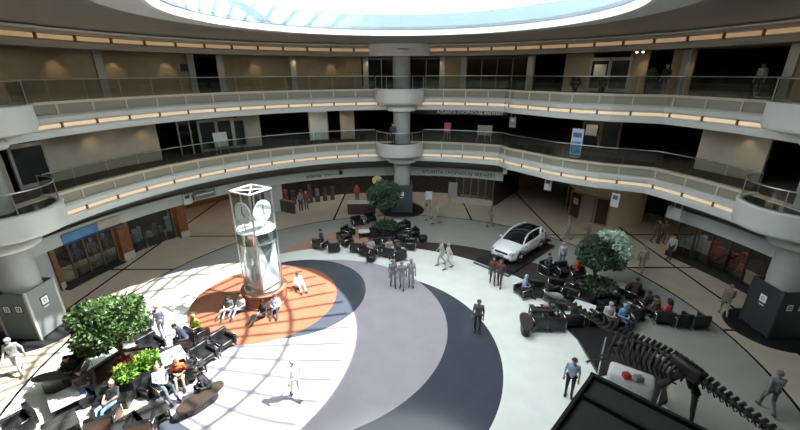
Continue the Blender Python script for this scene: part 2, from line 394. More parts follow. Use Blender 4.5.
# upper level: wall pieces between dark openings
op3 = [(195, 221), (362, 397), (409, 444), (466, 527), (533, 563), (590, 626), (645, 668), (690, 788)]
cur = -110; pc = []
for a, b in op3: pc.append((cur, A3(a), 0)); cur = A3(b)
pc.append((cur, 112, 0)); pc += [(112, 180, 0), (-180, -110, 0)]
wall_level('wall_upper', Z3-.12, 12.4, pc, [OLIVE], 'olive brown upper gallery wall with dark openings')
POST = mat('pale_post', (.42, .42, .38), .5)
for x in (102, 193, 222, 294, 366, 442, 463, 529, 683, 788):
    az = A3(x); t = thing('pilaster', 'pale flat pilaster on the upper gallery wall', 'pilaster', pol(RW-.08, az, Z3-.12), -rad(az), 'pilasters along the upper gallery wall', 'structure')
    mb = MB(); mb.box((0, 0, 1.26), (.42, .16, 2.52)); obj('pilaster_shaft', mb, POST, t); mb = MB(); mb.box((0, 0, .1), (.46, .2, .2)); obj('pilaster_foot', mb, POST, t)
# middle level
A2 = lambda x, y=150: AZ(x, y)
def yb(x):
    return 165 if x < 160 else 150
op2 = [((12, 185), (47, 175)), ((163, 160), (242, 150)), ((262, 140), (310, 138)), ((329, 137), (341, 137)), ((355, 137), (397, 137)), ((409, 137), (694, 165)), ((764, 165), (800, 180))]
cur = -112; pc = []
for a, b in op2: pc.append((cur, AZ(*a), 0)); cur = AZ(*b)
pc.append((cur, 180, 0)); pc.append((-180, -112, 0))
wall_level('wall_middle', Z2-.12, 8.5, pc, [TAUPE], 'taupe middle gallery wall with dark openings')
# pale strip wall piece
mb = MB(); wseg(mb, AZ(311, 138), AZ(328, 138), Z2, 8.45, RW-.03, .03); struct('wall_pale_panel', mb, PALE, 'pale panel on the middle gallery wall above the cafe', 'wall')
# ground level header and walls
HDR = mat('header_grey', (.24, .25, .25), .6)
mb = MB()
hd = [(-112, AZ(262, 180)), (AZ(262, 180), AZ(397, 180)), (AZ(409, 180), 28.0), (AZ(668, 215), 112)]
for a, b in hd: wseg(mb, a, b, 3.05, 4.45, RW)
struct('wall_ground_header', mb, HDR, 'grey header wall above the ground floor shops', 'wall')
SB = mat('sign_band', (.55, .60, .58), .5)
mb = MB()
for a, b in hd: wseg(mb, a, b, 2.45, 3.2, RW-.25, .2)
struct('trim_2', mb, SB, 'pale sign band above the ground floor shops', 'sign band')
mb = MB()
for a, b in ((AZ(265, 200), AZ(283, 200)), (-112, AZ(62, 280)), (AZ(760, 290), 112), (-1.5, 2.5)): wseg(mb, a, b, 0, 2.45, RW)
for a, b in ((-180, -112), (112, 180)): wseg(mb, a, b, 0, 4.4, RW)
struct('wall_ground', mb, mat('pale_wall', (.42, .44, .43), .6), 'pale ground floor wall pieces between the shops', 'wall')
# shop glazing and dark shop back walls
mb = MB()
for a, b in ((AZ(62, 280), AZ(187, 231)), (AZ(283, 208), -2), (2.6, 26), (AZ(672, 250), AZ(762, 290))): wseg(mb, a, b, 0, 2.45, RW+2.6, .1)
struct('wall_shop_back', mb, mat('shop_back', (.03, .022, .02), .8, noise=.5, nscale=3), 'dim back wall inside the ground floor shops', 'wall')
# ------------------------------------------------------------------ lettering
def text_arc(s, r, az_mid, z, h, m, name, parent, ex=.02, spacing=1.0):
    cu = bpy.data.curves.new('t', 'FONT'); cu.body = s; cu.size = h; cu.extrude = ex; cu.align_x = 'CENTER'; cu.space_character = spacing
    o = bpy.data.objects.new('t', cu); COL.objects.link(o); bpy.context.view_layer.update()
    me = bpy.data.meshes.new_from_object(o.evaluated_get(bpy.context.evaluated_depsgraph_get()))
    bpy.data.objects.remove(o); me.name = name
    for v in me.vertices:
        x, y, zz = v.co
        v.co = pol(r-zz, az_mid+math.degrees(x/r), z+y)
    me.materials.clear(); me.materials.append(m)
    return link(bpy.data.objects.new(name, me), parent)
INK = mat('ink_dark', (.02, .022, .025), .5)
t = thing('wall_sign', 'dark raised lettering with an emblem on the pale band over the cafe', 'sign')
text_arc('atlanta', RW-.29, AZ(313, 176), 2.68, .48, INK, 'bold_lettering', t); text_arc('bread co', RW-.29, AZ(330.5, 175), 2.72, .34, mat('ink_grey', (.16, .17, .17), .5), 'light_lettering', t)
mb = MB(); mb.lathe(pol(RW-.3, AZ(340.5, 174), 2.86), [(.0, -.02), (.2, -.02)], 20)
p = pol(RW-.3, AZ(340.5, 174), 2.88); az = AZ(340.5, 174)
mb = MB(); mb.box(p, (.34, .03, .3), rz=-rad(az)); mb.box(p+Vector((0, 0, .22)), (.18, .03, .16), rz=-rad(az)); obj('emblem', mb, INK, t)
t = thing('wall_sign', 'long dark lettering on the pale band right of the far column, ground floor', 'sign')
text_arc('ATLANTA CHOPHOUSE BREWERY', RW-.29, AZ(459, 171), 2.68, .42, INK, 'lettering', t)
t = thing('wall_sign', 'pale lettering across the dark restaurant front on the middle gallery', 'sign')
text_arc('ATLANTA CHOPHOUSE BREWERY', RW-.12, AZ(470, 113), 7.92, .36, mat('pale_letters', (.6, .6, .6), .4, emit=(.9, .9, .9), es=.15), 'lettering', t)
mb = MB(); mb.ring([(RW-.06, 7.82), (RW-.06, 8.32), (RW, 8.32), (RW, 7.82)], frange(AZ(412, 120), AZ(507, 120), 2)); obj('backing_board', mb, mat('board_dark', (.06, .06, .06), .5), t)
# blue and cream banner over the left shop
t = thing('shop_banner', 'blue and cream banner strip over the left shop', 'banner')
mb = MB(); mb.ring([(RW-.31, 2.42), (RW-.31, 3.02), (RW-.26, 3.02), (RW-.26, 2.42)], frange(AZ(58, 240), AZ(93, 222), 1.5)); obj('blue_panel', mb, mat('banner_blue', (.10, .27, .50), .5, noise=.3, nscale=2), t)
mb = MB(); mb.ring([(RW-.31, 2.5), (RW-.31, 3.02), (RW-.26, 3.02), (RW-.26, 2.5)], frange(AZ(93, 222), AZ(115, 212), 1.5)); obj('cream_panel', mb, mat('banner_cream', (.5, .47, .34), .5, noise=.15, nscale=3), t)
mb = MB(); mb.ring([(RW-.32, 2.38), (RW-.32, 2.5), (RW-.25, 2.5), (RW-.25, 2.38)], frange(AZ(58, 240), AZ(116, 212), 1.5)); obj('navy_edge', mb, mat('navy', (.02, .03, .14), .5), t)
# ------------------------------------------------------------------ shop fronts, doors, small architecture
def spot(p, e, size=70, col=(1, .78, .52), blend=.6, aim=None, r=.05):
    l = bpy.data.lights.new('downlight_lamp', 'SPOT'); l.energy = e; l.spot_size = rad(size); l.spot_blend = blend; l.color = col; l.shadow_soft_size = r
    o = bpy.data.objects.new('downlight_lamp', l); COL.objects.link(o); o.location = p
    if aim is not None: o.rotation_euler = (Vector(p)-Vector(aim)).to_track_quat('Z', 'Y').to_euler()
    return o
def shopglass(name, lab, a, b, z0, z1, r=RW, n=4, frame=STEEL, panes=True):
    t = thing(name, lab, 'shop front')
    for i in range(n):
        x, y = a+(b-a)*i/n, a+(b-a)*(i+1)/n
        if panes:
            mb = MB(); mb.ring([(r, z0), (r, z1), (r+.03, z1), (r+.03, z0)], frange(x, y, 2)); obj('glass_pane', mb, SHOPG, t)
    for i in range(n+1):
        x = a+(b-a)*i/n; mb = MB(); mb.box(pol(r, x, (z0+z1)/2), (.07, .1, z1-z0), rz=-rad(x)); obj('mullion', mb, frame, t)
    mb = MB(); mb.ring([(r-.05, z1-.06), (r-.05, z1), (r+.06, z1), (r+.06, z1-.06)], frange(a, b, 2)); obj('head_rail', mb, frame, t)
    return t
def flat_door(name, lab, az, z0, w_, h, r=RW-.04, n=2, fr=STEEL, pan=SHOPG, paper=None):
    t = thing(name, lab, 'door', pol(r, az, z0), -rad(az))
    dw = w_/n
    mb = MB()
    for x in (-w_/2, w_/2): mb.box((x, 0, h/2), (.08, .12, h))
    mb.box((0, 0, h-.04), (w_, .12, .08)); obj('door_frame', mb, fr, t)
    for i in range(n):
        x = -w_/2+dw*(i+.5)
        mb = MB()
        for q in (-1, 1): mb.box((x+q*(dw/2-.06), -.01, h/2-.04), (.08, .05, h-.1))
        mb.box((x, -.01, .12), (dw-.06, .05, .2)); mb.box((x, -.01, h-.14), (dw-.06, .05, .1)); d = obj('door_leaf', mb, fr, t)
        mb = MB(); mb.box((x, 0, h/2), (dw-.14, .015, h-.24)); obj('door_glass', mb, pan, d)
        mb = MB(); mb.tube([(x+(dw/2-.14)*(1 if i % 2 == 0 else -1), -.06, .8), (x+(dw/2-.14)*(1 if i % 2 == 0 else -1), -.06, 1.3)], .015, 6); obj('pull_handle', mb, CHROME, d)
    if paper is not None:
        mb = MB(); mb.box((paper, -.05, h*.64), (dw*.62, .01, h*.33)); obj('notice_sheet', mb, mat('paper', (.6, .62, .58), .6), t)
    return t
DGL = mat('dark_glass', (.02, .025, .028), .08, spec=.6)
flat_door('glass_door', 'tall glass double door with posted notice on the upper right gallery', A3(608), Z3-.1, 2.6, 2.2, r=RW-.06, n=2, fr=mat('aluminium', (.35, .34, .31), .4, .5), pan=DGL, paper=-.6)
flat_door('glass_door', 'dark glass double door in white frame on the left middle gallery', AZ(218, 140), Z2-.1, 2.5, 2.3, r=RW-.06, n=2, fr=mat('aluminium2', (.3, .31, .31), .4, .4), pan=DGL)
flat_door('glass_door', 'single narrow glass door right of the double door, left middle gallery', AZ(240, 140), Z2-.1, 1.0, 2.25, r=RW-.06, n=1, fr=MATS['aluminium2'], pan=DGL)
flat_door('glass_door', 'grey framed door at the far left of the middle gallery', AZ(29, 160), Z2-.1, 1.6, 2.2, r=RW-.06, n=1, fr=mat('aluminium3', (.36, .37, .38), .4, .3), pan=DGL)
flat_door('glass_door', 'brown double door right of the blue banner on the middle gallery', AZ(600, 140), Z2-.1, 2.6, 2.3, r=RW-.1, n=2, fr=mat('bronze', (.13, .09, .06), .4, .4), pan=DGL, paper=-.65)
shopglass('glass_screen', 'blue grey glazed screen left of the doors on the middle gallery', AZ(182, 150), AZ(205, 146), Z2-.1, 8.2, RW+.05, 2, MATS['aluminium2'])
shopglass('glass_screen', 'dark glazed screen left of the far column on the upper gallery', A3(366), A3(397), Z3-.1, 12.3, RW+.05, 2, POST)
shopglass('glass_screen', 'dark glazed screen right of the far column on the upper gallery', A3(409), A3(443), Z3-.1, 12.3, RW+.05, 2, POST)
shopglass('glass_screen', 'long glazed front beside the tan door, centre right of the upper gallery', A3(466), A3(527), Z3-.1, 12.3, RW+.05, 4, BROWN)
shopglass('shop_window', 'glazed front of the left shop with the blue banner', AZ(62, 280), AZ(118, 250), .12, 2.42, RW+.1, 4, BROWN)
shopglass('shop_window', 'glazed front of the second shop left of the clock tower', AZ(131, 250), AZ(176, 236), .12, 2.42, RW+.1, 3, DARKW)
shopglass('shop_window', 'dark restaurant front under the long lettering right of the far column', AZ(455, 205), 25.5, .5, 2.45, RW+.1, 5, BROWN)
shopglass('shop_window', 'glazed front of the shop at the right edge beside the column', AZ(673, 250), AZ(757, 290), .35, 2.42, RW+.1, 5, DARKW)
t = thing('plinth_wall', 'low pale plinth under the dark restaurant windows, ground floor', 'plinth'); mb = MB(); mb.ring([(RW-.1, 0), (RW-.1, .5), (RW+.2, .5), (RW+.2, 0)], frange(AZ(455, 205), 25.5, 2)); obj('plinth_block', mb, mat('plinth', (.42, .40, .35), .5), t)
t = thing('plinth_wall', 'low black plinth under the right edge shop windows', 'plinth'); mb = MB(); mb.ring([(RW-.25, 0), (RW-.25, .35), (RW+.2, .35), (RW+.2, 0)], frange(AZ(668, 250), AZ(757, 290), 2)); obj('plinth_block', mb, BLACKM, t)
t = thing('plinth_wall', 'low black sill along the left shop with the blue banner', 'plinth'); mb = MB(); mb.ring([(RW-.5, 0), (RW-.5, .12), (RW+.3, .12), (RW+.3, 0)], frange(AZ(60, 283), AZ(120, 258), 2)); obj('plinth_block', mb, BLACKM, t)
for a, b, lab in ((AZ(118, 240), AZ(130, 240), 'red brown wooden pier between the two left shops'), (AZ(57, 280), AZ(62, 280), 'narrow red brown pier at the left end of the banner shop'), (AZ(178, 225), AZ(187, 225), 'brown pier at the mouth of the left corridor')):
    t = thing('wooden_pier', lab, 'pier'); mb = MB(); mb.ring([(RW-.15, 0), (RW-.15, 2.45), (RW+.5, 2.45), (RW+.5, 0)], frange(a, b, 1)); obj('pier_cladding', mb, WOOD, t)
    mb = MB(); mb.ring([(RW-.2, 0), (RW-.2, .45), (RW-.15, .45), (RW-.15, 0)], frange(a, b, 1)); obj('pier_foot', mb, MATS['plinth'], t)
# corridor behind the clock: warm floor and wall
mb = MB(); mb.ring([(25.3, 0), (25.3, 4.4), (25.45, 4.4), (25.45, 0)], frange(AZ(188, 225), AZ(268, 200), 2)); struct('wall_corridor_left', mb, mat('corridor_brown', (.22, .12, .06), .5, noise=.2, nscale=1), 'warm brown end wall of the left corridor', 'wall')
mb = MB(); mb.ring([(25.6, 0), (25.6, 4.4), (25.75, 4.4), (25.75, 0)], frange(28, 39, 2)); mb.ring([(25.6, 0), (25.6, 4.4), (25.75, 4.4), (25.75, 0)], frange(57, 66, 2)); struct('wall_corridor_right', mb, mat('corridor_brown2', (.10, .07, .045), .5, noise=.3, nscale=1), 'dim brown end wall of the right corridor', 'wall')
# side wall of the restaurant facing the right corridor
mb = MB(); a0 = pol(RW, 26.2, 0); a1 = pol(25, 28.5, 0); mb.face([a0, a1, a1+Vector((0, 0, 4.4)), a0+Vector((0, 0, 4.4))]); b0 = a0+Vector((-.1, .1, 0)); b1 = a1+Vector((-.1, .1, 0)); mb.face([b1, b0, b0+Vector((0, 0, 4.4)), b1+Vector((0, 0, 4.4))])
struct('wall_restaurant_side', mb, DARKW, 'dark side wall of the restaurant along the right corridor', 'wall')
# round lift house with two brown doors
c = W(604, 220) + Vector((1.9, 2.6, 0)); c = Vector((17.0, 30.2, 0))
t = thing('lift_house', 'round beige drum with brown doors behind the green tree', 'lift house', c)
mb = MB(); R_ = 2.9
mb.lathe((0, 0, 0), [(R_, 2.35), (R_, 4.38)], 48); mb.lathe((0, 0, 0), [(R_, 0), (R_, 2.35)], 48, a0=-170, a1=-0); mb.lathe((0, 0, 0), [(R_, 0), (R_, 2.35)], 48, a0=0, a1=170)
obj('drum_wall', mb, mat('drum_beige', (.45, .38, .27), .5), t)
to = math.degrees(math.atan2(-c.y, -c.x))
for i, (px, wd, mm) in enumerate(((575, 12, WOOD), (601, 12, WOOD), (588, 13, None))):
    d = ray(px, 210); k_ = None
    # angle on the drum facing the camera ray
    aa = math.atan2(d.x, d.y); best = min((abs(math.atan2((c.x+R_*cos(rad(q))), (c.y+R_*sin(rad(q))))-aa), q) for q in range(int(to)-80, int(to)+80))[1]
    u = Vector((cos(rad(best)), sin(rad(best)), 0)); p = u*(R_+.03)
    rz = rad(best)+pi/2
    mb = MB()
    if mm: mb.box(p+Vector((0, 0, 1.05)), (1.0, .06, 2.1), rz=rz); f = obj('drum_door', mb, mat('dark_wood_door', (.06, .022, .015), .3), t)
    else: mb.box(p+Vector((0, 0, 1.05)), (1.0, .05, 2.1), rz=rz); f = obj('drum_panel', mb, mat('panel_grey_tan', (.27, .24, .19), .5), t)
    mb = MB(); tx = Vector((-u.y, u.x, 0))
    for q in (-.56, .56): mb.box(p+tx*q+Vector((0, 0, 1.1)), (.1, .12, 2.2), rz=rz)
    mb.box(p+Vector((0, 0, 2.2)), (1.2, .12, .1), rz=rz); mb.box(p+Vector((0, 0, .06)), (1.2, .1, .12), rz=rz); obj('door_surround', mb, mat('surround', (.30, .22, .15), .4), f)
    if i == 0: mb = MB(); mb.box(p+u*.05+Vector((0, 0, 1.45)), (.5, .02, .5), rz=rz); obj('notice_sheet', mb, mat('paper2', (.7, .72, .7), .5), f)
# hanging signs
def hang_sign(px, py, z, w_, h, lab, r=None, group=None, cols=((.5, .52, .5), (.1, .1, .1)), R=18.0):
    az = AZ(px, py, R); p = pol(R, az, z)
    t = thing('hanging_sign', lab, 'sign', p, -rad(az))
    mb = MB(); mb.box((0, 0, 0), (w_, .08, h)); obj('sign_board', mb, mat('sb%s' % (cols[0],), cols[0], .5), t)
    mb = MB(); mb.box((0, -.05, h*.22), (w_*.6, .02, h*.3)); obj('sign_symbol', mb, mat('ss%s' % (cols[1],), cols[1], .5), t)
    for q in (-.3, .3):
        mb = MB(); mb.tube([(q*w_, 0, h/2), (q*w_, 0, h/2+.25)], .012, 6); obj('sign_rod', mb, STEEL, t)
hang_sign(549, 178, 3.75, .5, .85, 'small white hanging sign above the middle of the right corridor mouth', R=15.2)
hang_sign(619, 182, 3.75, .5, .85, 'pale hanging sign below the balcony beside the beige drum', R=15.2)
hang_sign(681, 199, 3.55, .5, 1.0, 'pale hanging sign at the left corner of the right shops', R=17.6)
hang_sign(505, 172, 3.9, .35, .75, 'white hanging sign at the corner of the dark restaurant', R=17.0)
hang_sign(512, 129, 7.5, .5, .8, 'tilted white and black hanging sign in the middle gallery opening', cols=((.3, .3, .3), (.7, .7, .7)), R=18.0)
hang_sign(187, 198, 2.8, .55, .75, 'white square hanging sign at the mouth of the left corridor', R=18.6, cols=((.62, .64, .62), (.08, .08, .08)))
# directory sign strip on the left corridor
t = thing('hanging_sign', 'long grey directory strip across the mouth of the left corridor', 'sign'); mb = MB(); mb.ring([(18.5, 2.62), (18.5, 3.1), (18.58, 3.1), (18.58, 2.62)], frange(AZ(190, 196), AZ(212, 188), 1)); obj('sign_board', mb, mat('grey_board', (.20, .22, .23), .5), t)
mb = MB()
for k in range(6): q = AZ(194+k*3, 194-k*1.2); mb.box(pol(18.47, q, 2.93), (.2, .02, .08), rz=-rad(q))
obj('pale_marks', mb, MATS['pale_letters'], t)
# blue banner on the middle gallery balcony
t = thing('banner_stand', 'blue and white banner stand rising over the middle gallery guard', 'banner', pol(15.35, AZ(575, 146, 15.2), Z2), -rad(AZ(575, 146, 15.2)))
mb = MB(); mb.box((0, 0, 1.0), (.75, .03, 1.7)); obj('banner_sheet', mb, mat('banner_white', (.5, .56, .66), .5), t)
mb = MB(); mb.box((0, -.03, .65), (.62, .02, .8)); obj('banner_picture', mb, mat('banner_blue2', (.12, .30, .52), .5, noise=.5, nscale=4), t)
mb = MB(); mb.box((0, -.03, 1.45), (.55, .02, .3)); obj('banner_heading', mb, mat('banner_indigo', (.10, .11, .28), .5), t)
mb = MB(); mb.tube([(0, .04, .03), (0, .04, 1.9)], .02, 6); mb.box((0, .04, .02), (.6, .3, .04)); obj('banner_pole', mb, STEEL, t)
# easel notice on the left middle gallery, menus
def board(px, py, z, R, w_, h, lab, col=(.5, .56, .5), name='notice_board', leg=True):
    az = AZ(px, py, R); t = thing(name, lab, 'notice board', pol(R, az, z), -rad(az)); M = Matrix.Rotation(rad(-8), 3, 'X')
    mb = MB(); mb.box((0, 0, h/2+.55 if leg else h/2), (w_, .04, h), M=M); obj('board_face', mb, mat('bf%s' % (col,), col, .5, noise=.15, nscale=3), t)
    if leg:
        for q in (-1, 1): mb = MB(); mb.tube([(q*w_*.4, -.02, .6), (q*w_*.5, -.15, 0)], .02, 6); obj('easel_leg', mb, STEEL, t)
        mb = MB(); mb.tube([(0, .05, .8), (0, .35, 0)], .02, 6); obj('easel_leg', mb, STEEL, t)
    return t
board(224, 160, Z2-.12, 17.4, .95, 1.0, 'pale green notice board on an easel before the left middle gallery doors')
board(447, 140, Z2-.12, 0+18.3, .55, .9, 'red poster board by the middle gallery restaurant', col=(.35, .03, .05))
board(484, 140, Z2-.12, 18.2, 1.2, .8, 'grey counter screen beside the red poster board', col=(.2, .2, .18))
board(452, 206, 0, 18.6, .8, 1.4, 'grey menu panel standing before the dark restaurant', col=(.28, .26, .23))
t = board(429, 190, .0, 17.6, .6, .75, 'white and blue notice on a stand right of the far column', col=(.6, .7, .8))
mb = MB(); mb.lathe((0, 0, 0), [(.3, .0), (.3, .04), (0, .04)], 16, smooth=False); obj('stand_foot', mb, BLACKM, t)
# round gold sign of the cafe
az = AZ(377, 178); t = thing('round_sign', 'round cream sign hanging in the cafe front left of the far column', 'sign', pol(RW-.4, az, 2.05), -rad(az))
mb = MB(); mb.lathe((0, 0, 0), [(.0, -.03), (.42, -.03), (.42, .03), (0, .03)], 24, smooth=False)
mb.v = [(x*1.1, z, y) for x, y, z in mb.v]; obj('sign_disc', mb, mat('cream_sign', (.55, .5, .28), .5, emit=(1, .9, .5), es=.1), t)
mb = MB(); mb.tube([(0, 0, .4), (0, 0, .75)], .015, 6); obj('sign_rod', mb, STEEL, t)
# cafe counter, barriers
def block(name, lab, cat, c, size, rz, body, top, group=None):
    t = thing(name, lab, cat, (c[0], c[1], c[2] if len(c) > 2 else 0), rz, group)
    mb = MB(); mb.rbox((0, 0, size[2]/2), (size[0], size[1], size[2]), .03); obj('counter_body', mb, body, t)
    mb = MB(); mb.rbox((0, 0, size[2]+.03), (size[0]+.1, size[1]+.1, .06), .02); obj('counter_top', mb, top, t)
    return t
block('service_counter', 'dark service counter with pale top left of the far column', 'counter', W(362, 213), (2.3, .8, .95), 0, mat('counter_brown', (.05, .03, .025), .4), mat('counter_top', (.5, .48, .44), .4))
block('low_partition', 'long dark low partition beside the clock tower top', 'partition', W(287, 212), (1.9, .25, 1.0), rad(-30), mat('partition_olive', (.06, .055, .04), .5), BROWN)
# black-and-yellow edge behind right column: skipped ; shop goods
def goods(a, b, n, lab, cat, group, cols, r=RW+.9, z0=.12, hs=(.5, 1.6), seed=1, name='stacked_goods'):
    rr = random.Random(seed)
    for i in range(n):
        az = a+(b-a)*(i+.5)/n; h = rr.uniform(*hs); t = thing(name, lab[i % len(lab)] if isinstance(lab, list) else lab, cat, pol(r+rr.uniform(-.25, .25), az, 0), -rad(az)+rr.uniform(-.2, .2), group)
        mb = MB(); mb.rbox((0, 0, .3), (.38, .38, .6), .03); obj('display_block', mb, mat('disp', (.06, .05, .05), .5), t)
        mb = MB()
        for k in range(int(h/.22)): mb.rbox((rr.uniform(-.03, .03), 0, .6+.11+k*.22), (rr.uniform(.22, .36), .32, .2), .04)
        cc = cols[rr.randrange(len(cols))]; obj('folded_goods', mb, mat('g%s' % (cc,), cc, .6, emit=cc, es=.0), t)
goods(AZ(690, 240), AZ(737, 262), 7, 'red and pink goods stacked on display in the right shop window', 'goods', 'red goods in the right shop', [(.45, .04, .05), (.5, .2, .18), (.3, .02, .03), (.5, .42, .4)], r=RW+.7, seed=2, hs=(.5, 1.2))
goods(AZ(676, 240), AZ(688, 243), 3, 'grey and white goods at the left end of the right shop', 'goods', 'grey goods in the right shop', [(.35, .36, .36), (.5, .5, .5)], r=RW+.6, seed=3, hs=(.6, 1.1))
goods(AZ(132, 240), AZ(174, 222), 7, 'blue and grey clothes piled in the second left shop', 'goods', 'clothes in the second left shop', [(.25, .3, .38), (.12, .14, .2), (.3, .4, .42), (.08, .1, .12)], r=RW+.7, seed=4, hs=(.5, 1.4))
goods(AZ(286, 205), AZ(338, 195), 7, 'dark and red stacked wares inside the cafe front', 'goods', 'wares in the cafe', [(.3, .05, .03), (.08, .06, .05), (.2, .18, .16), (.05, .05, .06)], r=RW+1.2, seed=5, hs=(.6, 1.2))
# mannequins in the left shop
def mannequin(px, py, lab, c1, c2):
    az = AZ(px, py, RW+.9); t = thing('mannequin', lab, 'mannequin', pol(RW+.9, az, .0), -rad(az))
    mb = MB(); mb.rbox((0, 0, .2), (.6, .6, .4), .03); obj('display_block', mb, mat('disp2', (.2, .18, .16), .5), t)
    mb = MB(); mb.tube([(0, 0, .4), (0, 0, .9)], .02, 6); obj('stand', mb, STEEL, t)
    mb = MB(); mb.tube([(0, 0, .85), (0, 0, 1.05), (0, 0, 1.25), (0, 0, 1.5), (0, 0, 1.56)], [.17, .15, .17, .19, .07], 14); obj('shirt', mb, mat('ms%s' % (c1,), c1, .7, noise=.4, nscale=9), t)
    mb = MB()
    for q in (-1, 1): mb.tube([(q*.17, 0, 1.47), (q*.27, 0, 1.25), (q*.27, -.05, 1.0)], [.06, .055, .04], 8)
    obj('sleeves', mb, MATS['ms%s' % (c1,)], t)
    mb = MB(); mb.lathe((0, 0, 1.72), [(.0, -.14), (.07, -.12), (.1, 0), (.07, .11), (0, .13)], 14); obj('head_form', mb, mat('mh', c2, .5), t)
mannequin(77, 254, 'mannequin in purple and white check in the banner shop', (.16, .12, .40), (.4, .38, .36))
mannequin(92, 246, 'mannequin in pale grey in the banner shop', (.22, .22, .22), (.4, .38, .36))
mannequin(104, 240, 'mannequin in dark grey at the right of the banner shop', (.08, .08, .09), (.4, .38, .36))
# small dark square on the upper wall
az = AZ(184, 66); t = thing('wall_grille', 'small black square grille high on the upper left wall', 'grille', pol(RW-.02, az, 11.55), -rad(az)); mb = MB(); mb.box((0, 0, 0), (.5, .04, .48)); obj('grille_face', mb, BLACKM, t)
# ------------------------------------------------------------------ gallery lights
WARM = (1, .74, .46)
for az in frange(-99, 99, 9):
    if abs(az) < 5: continue
    if not (28 < az < 66): spot(pol(18.82, az, 4.42), 22, 80, WARM, aim=pol(18.86, az, 0))
    spot(pol(18.62, az+3, 8.40), 34, 75, WARM, aim=pol(18.68, az+3, 5))
    spot(pol(18.62, az+1, 12.38), 30, 75, WARM, aim=pol(18.68, az+1, 9))
for az in frange(-105, 105, 15):
    if az in (-45, 30, 45, 60): continue
    l = bpy.data.lights.new('gallery_fill', 'AREA'); l.shape = 'DISK'; l.size = .6; l.energy = 34; l.color = (1, .92, .8)  # fill lights added to brighten the ground floor walk
    o = bpy.data.objects.new('gallery_fill', l); COL.objects.link(o); o.location = pol(20.5, az, 4.36)
for az in frange(-99, 99, 11):
    for z_, e_ in ((8.37, 7), (12.37, 4)):
        l = bpy.data.lights.new('gallery_fill', 'AREA'); l.shape = 'DISK'; l.size = .5; l.energy = e_; l.color = (1, .86, .66)  # soft fill added to lift the gallery walls
        o = bpy.data.objects.new('gallery_fill', l); COL.objects.link(o); o.location = pol(17.75, az, z_)
for az in (-48, -42, -36): 
    l = bpy.data.lights.new('corridor_panel', 'AREA'); l.shape = 'DISK'; l.size = .6; l.energy = 10; l.color = (1, .7, .42)
    o = bpy.data.objects.new('corridor_panel', l); COL.objects.link(o); o.location = pol(22.5, az, 4.3)
for az in (36, 45, 54, 62):
    l = bpy.data.lights.new('corridor_panel', 'AREA'); l.shape = 'DISK'; l.size = .6; l.energy = 3; l.color = (1, .75, .5)
    o = bpy.data.objects.new('corridor_panel', l); COL.objects.link(o); o.location = pol(19.5, az, 4.3)
for a in (-75, -70, -62, -26, -20, -10, 10, 18, 72, 78):
    l = bpy.data.lights.new('shop_panel', 'AREA'); l.shape = 'DISK'; l.size = .5; l.energy = 4 if abs(a) < 30 else 12; l.color = (1, .85, .7)
    o = bpy.data.objects.new('shop_panel', l); COL.objects.link(o); o.location = pol(RW+1.3, a, 4.3)
LAMPG = mat('lamp_glow', (1, .8, .5), .5, emit=(1, .75, .4), es=6)
for px, py, R, z, lab in ((576, 110, 17.0, 8.38, 'first'), (583, 111, 17.0, 8.38, ''), (591, 112, 17.0, 8.38, ''), (623, 123, 17.0, 8.38, ''), (629, 124, 17, 8.38, ''), (637, 52, 17.5, 12.37, ''), (643, 53, 17.5, 12.37, '')):
    az = AZ(px, py, R); up = z > 10
    t = thing('downlight', 'glowing amber downlight in the upper right gallery soffit' if up else 'glowing amber downlight in the middle gallery soffit on the right', 'downlight', pol(R, az, z), 0, 'upper gallery downlights' if up else 'middle gallery downlights')
    mb = MB(); mb.lathe((0, 0, 0), [(.11, .03), (.12, -.03), (.09, -.05)], 16, caps=False); obj('trim_ring', mb, WHITE, t)
    mb = MB(); mb.lathe((0, 0, 0), [(0, -.12), (.05, -.1), (.075, -.05), (.075, .0)], 16, caps=False); obj('bulb', mb, LAMPG, t)
    spot(pol(R, az, z-.14), 12, 60, (1, .6, .3), aim=pol(R+.6, az, z-3))
# ------------------------------------------------------------------ clock tower
TC = Vector((-7.12, 17.5, 0))
t = thing('clock_tower', 'tall glass and steel clock tower on an orange drum in the orange floor disc', 'clock tower', TC, rad(17))
ORG = mat('orange_stone', (.27, .11, .065), .4, noise=.08, nscale=3)
mb = MB(); mb.lathe((0, 0, 0), [(1.2, 0), (1.2, .08), (1.1, .12), (1.1, .66), (1.16, .70), (1.16, .76), (0, .76)], 48, smooth=False); obj('pedestal', mb, ORG, t)
mb = MB(); mb.lathe((0, 0, 0), [(.97, .76), (.97, .86), (.93, .9)], 40); obj('base_collar', mb, STEEL, t)
TG = glassmat('tower_glass', (.93, .97, .96), .22, .04)
pts = [Vector((-.93, 0, 0)), Vector((0, -.93, 0)), Vector((.93, 0, 0)), Vector((0, .93, 0))]
for p in pts: mb = MB(); mb.tube([p+Vector((0, 0, .9)), p+Vector((0, 0, 6.0))], .045, 8); obj('corner_post', mb, STEEL, t)
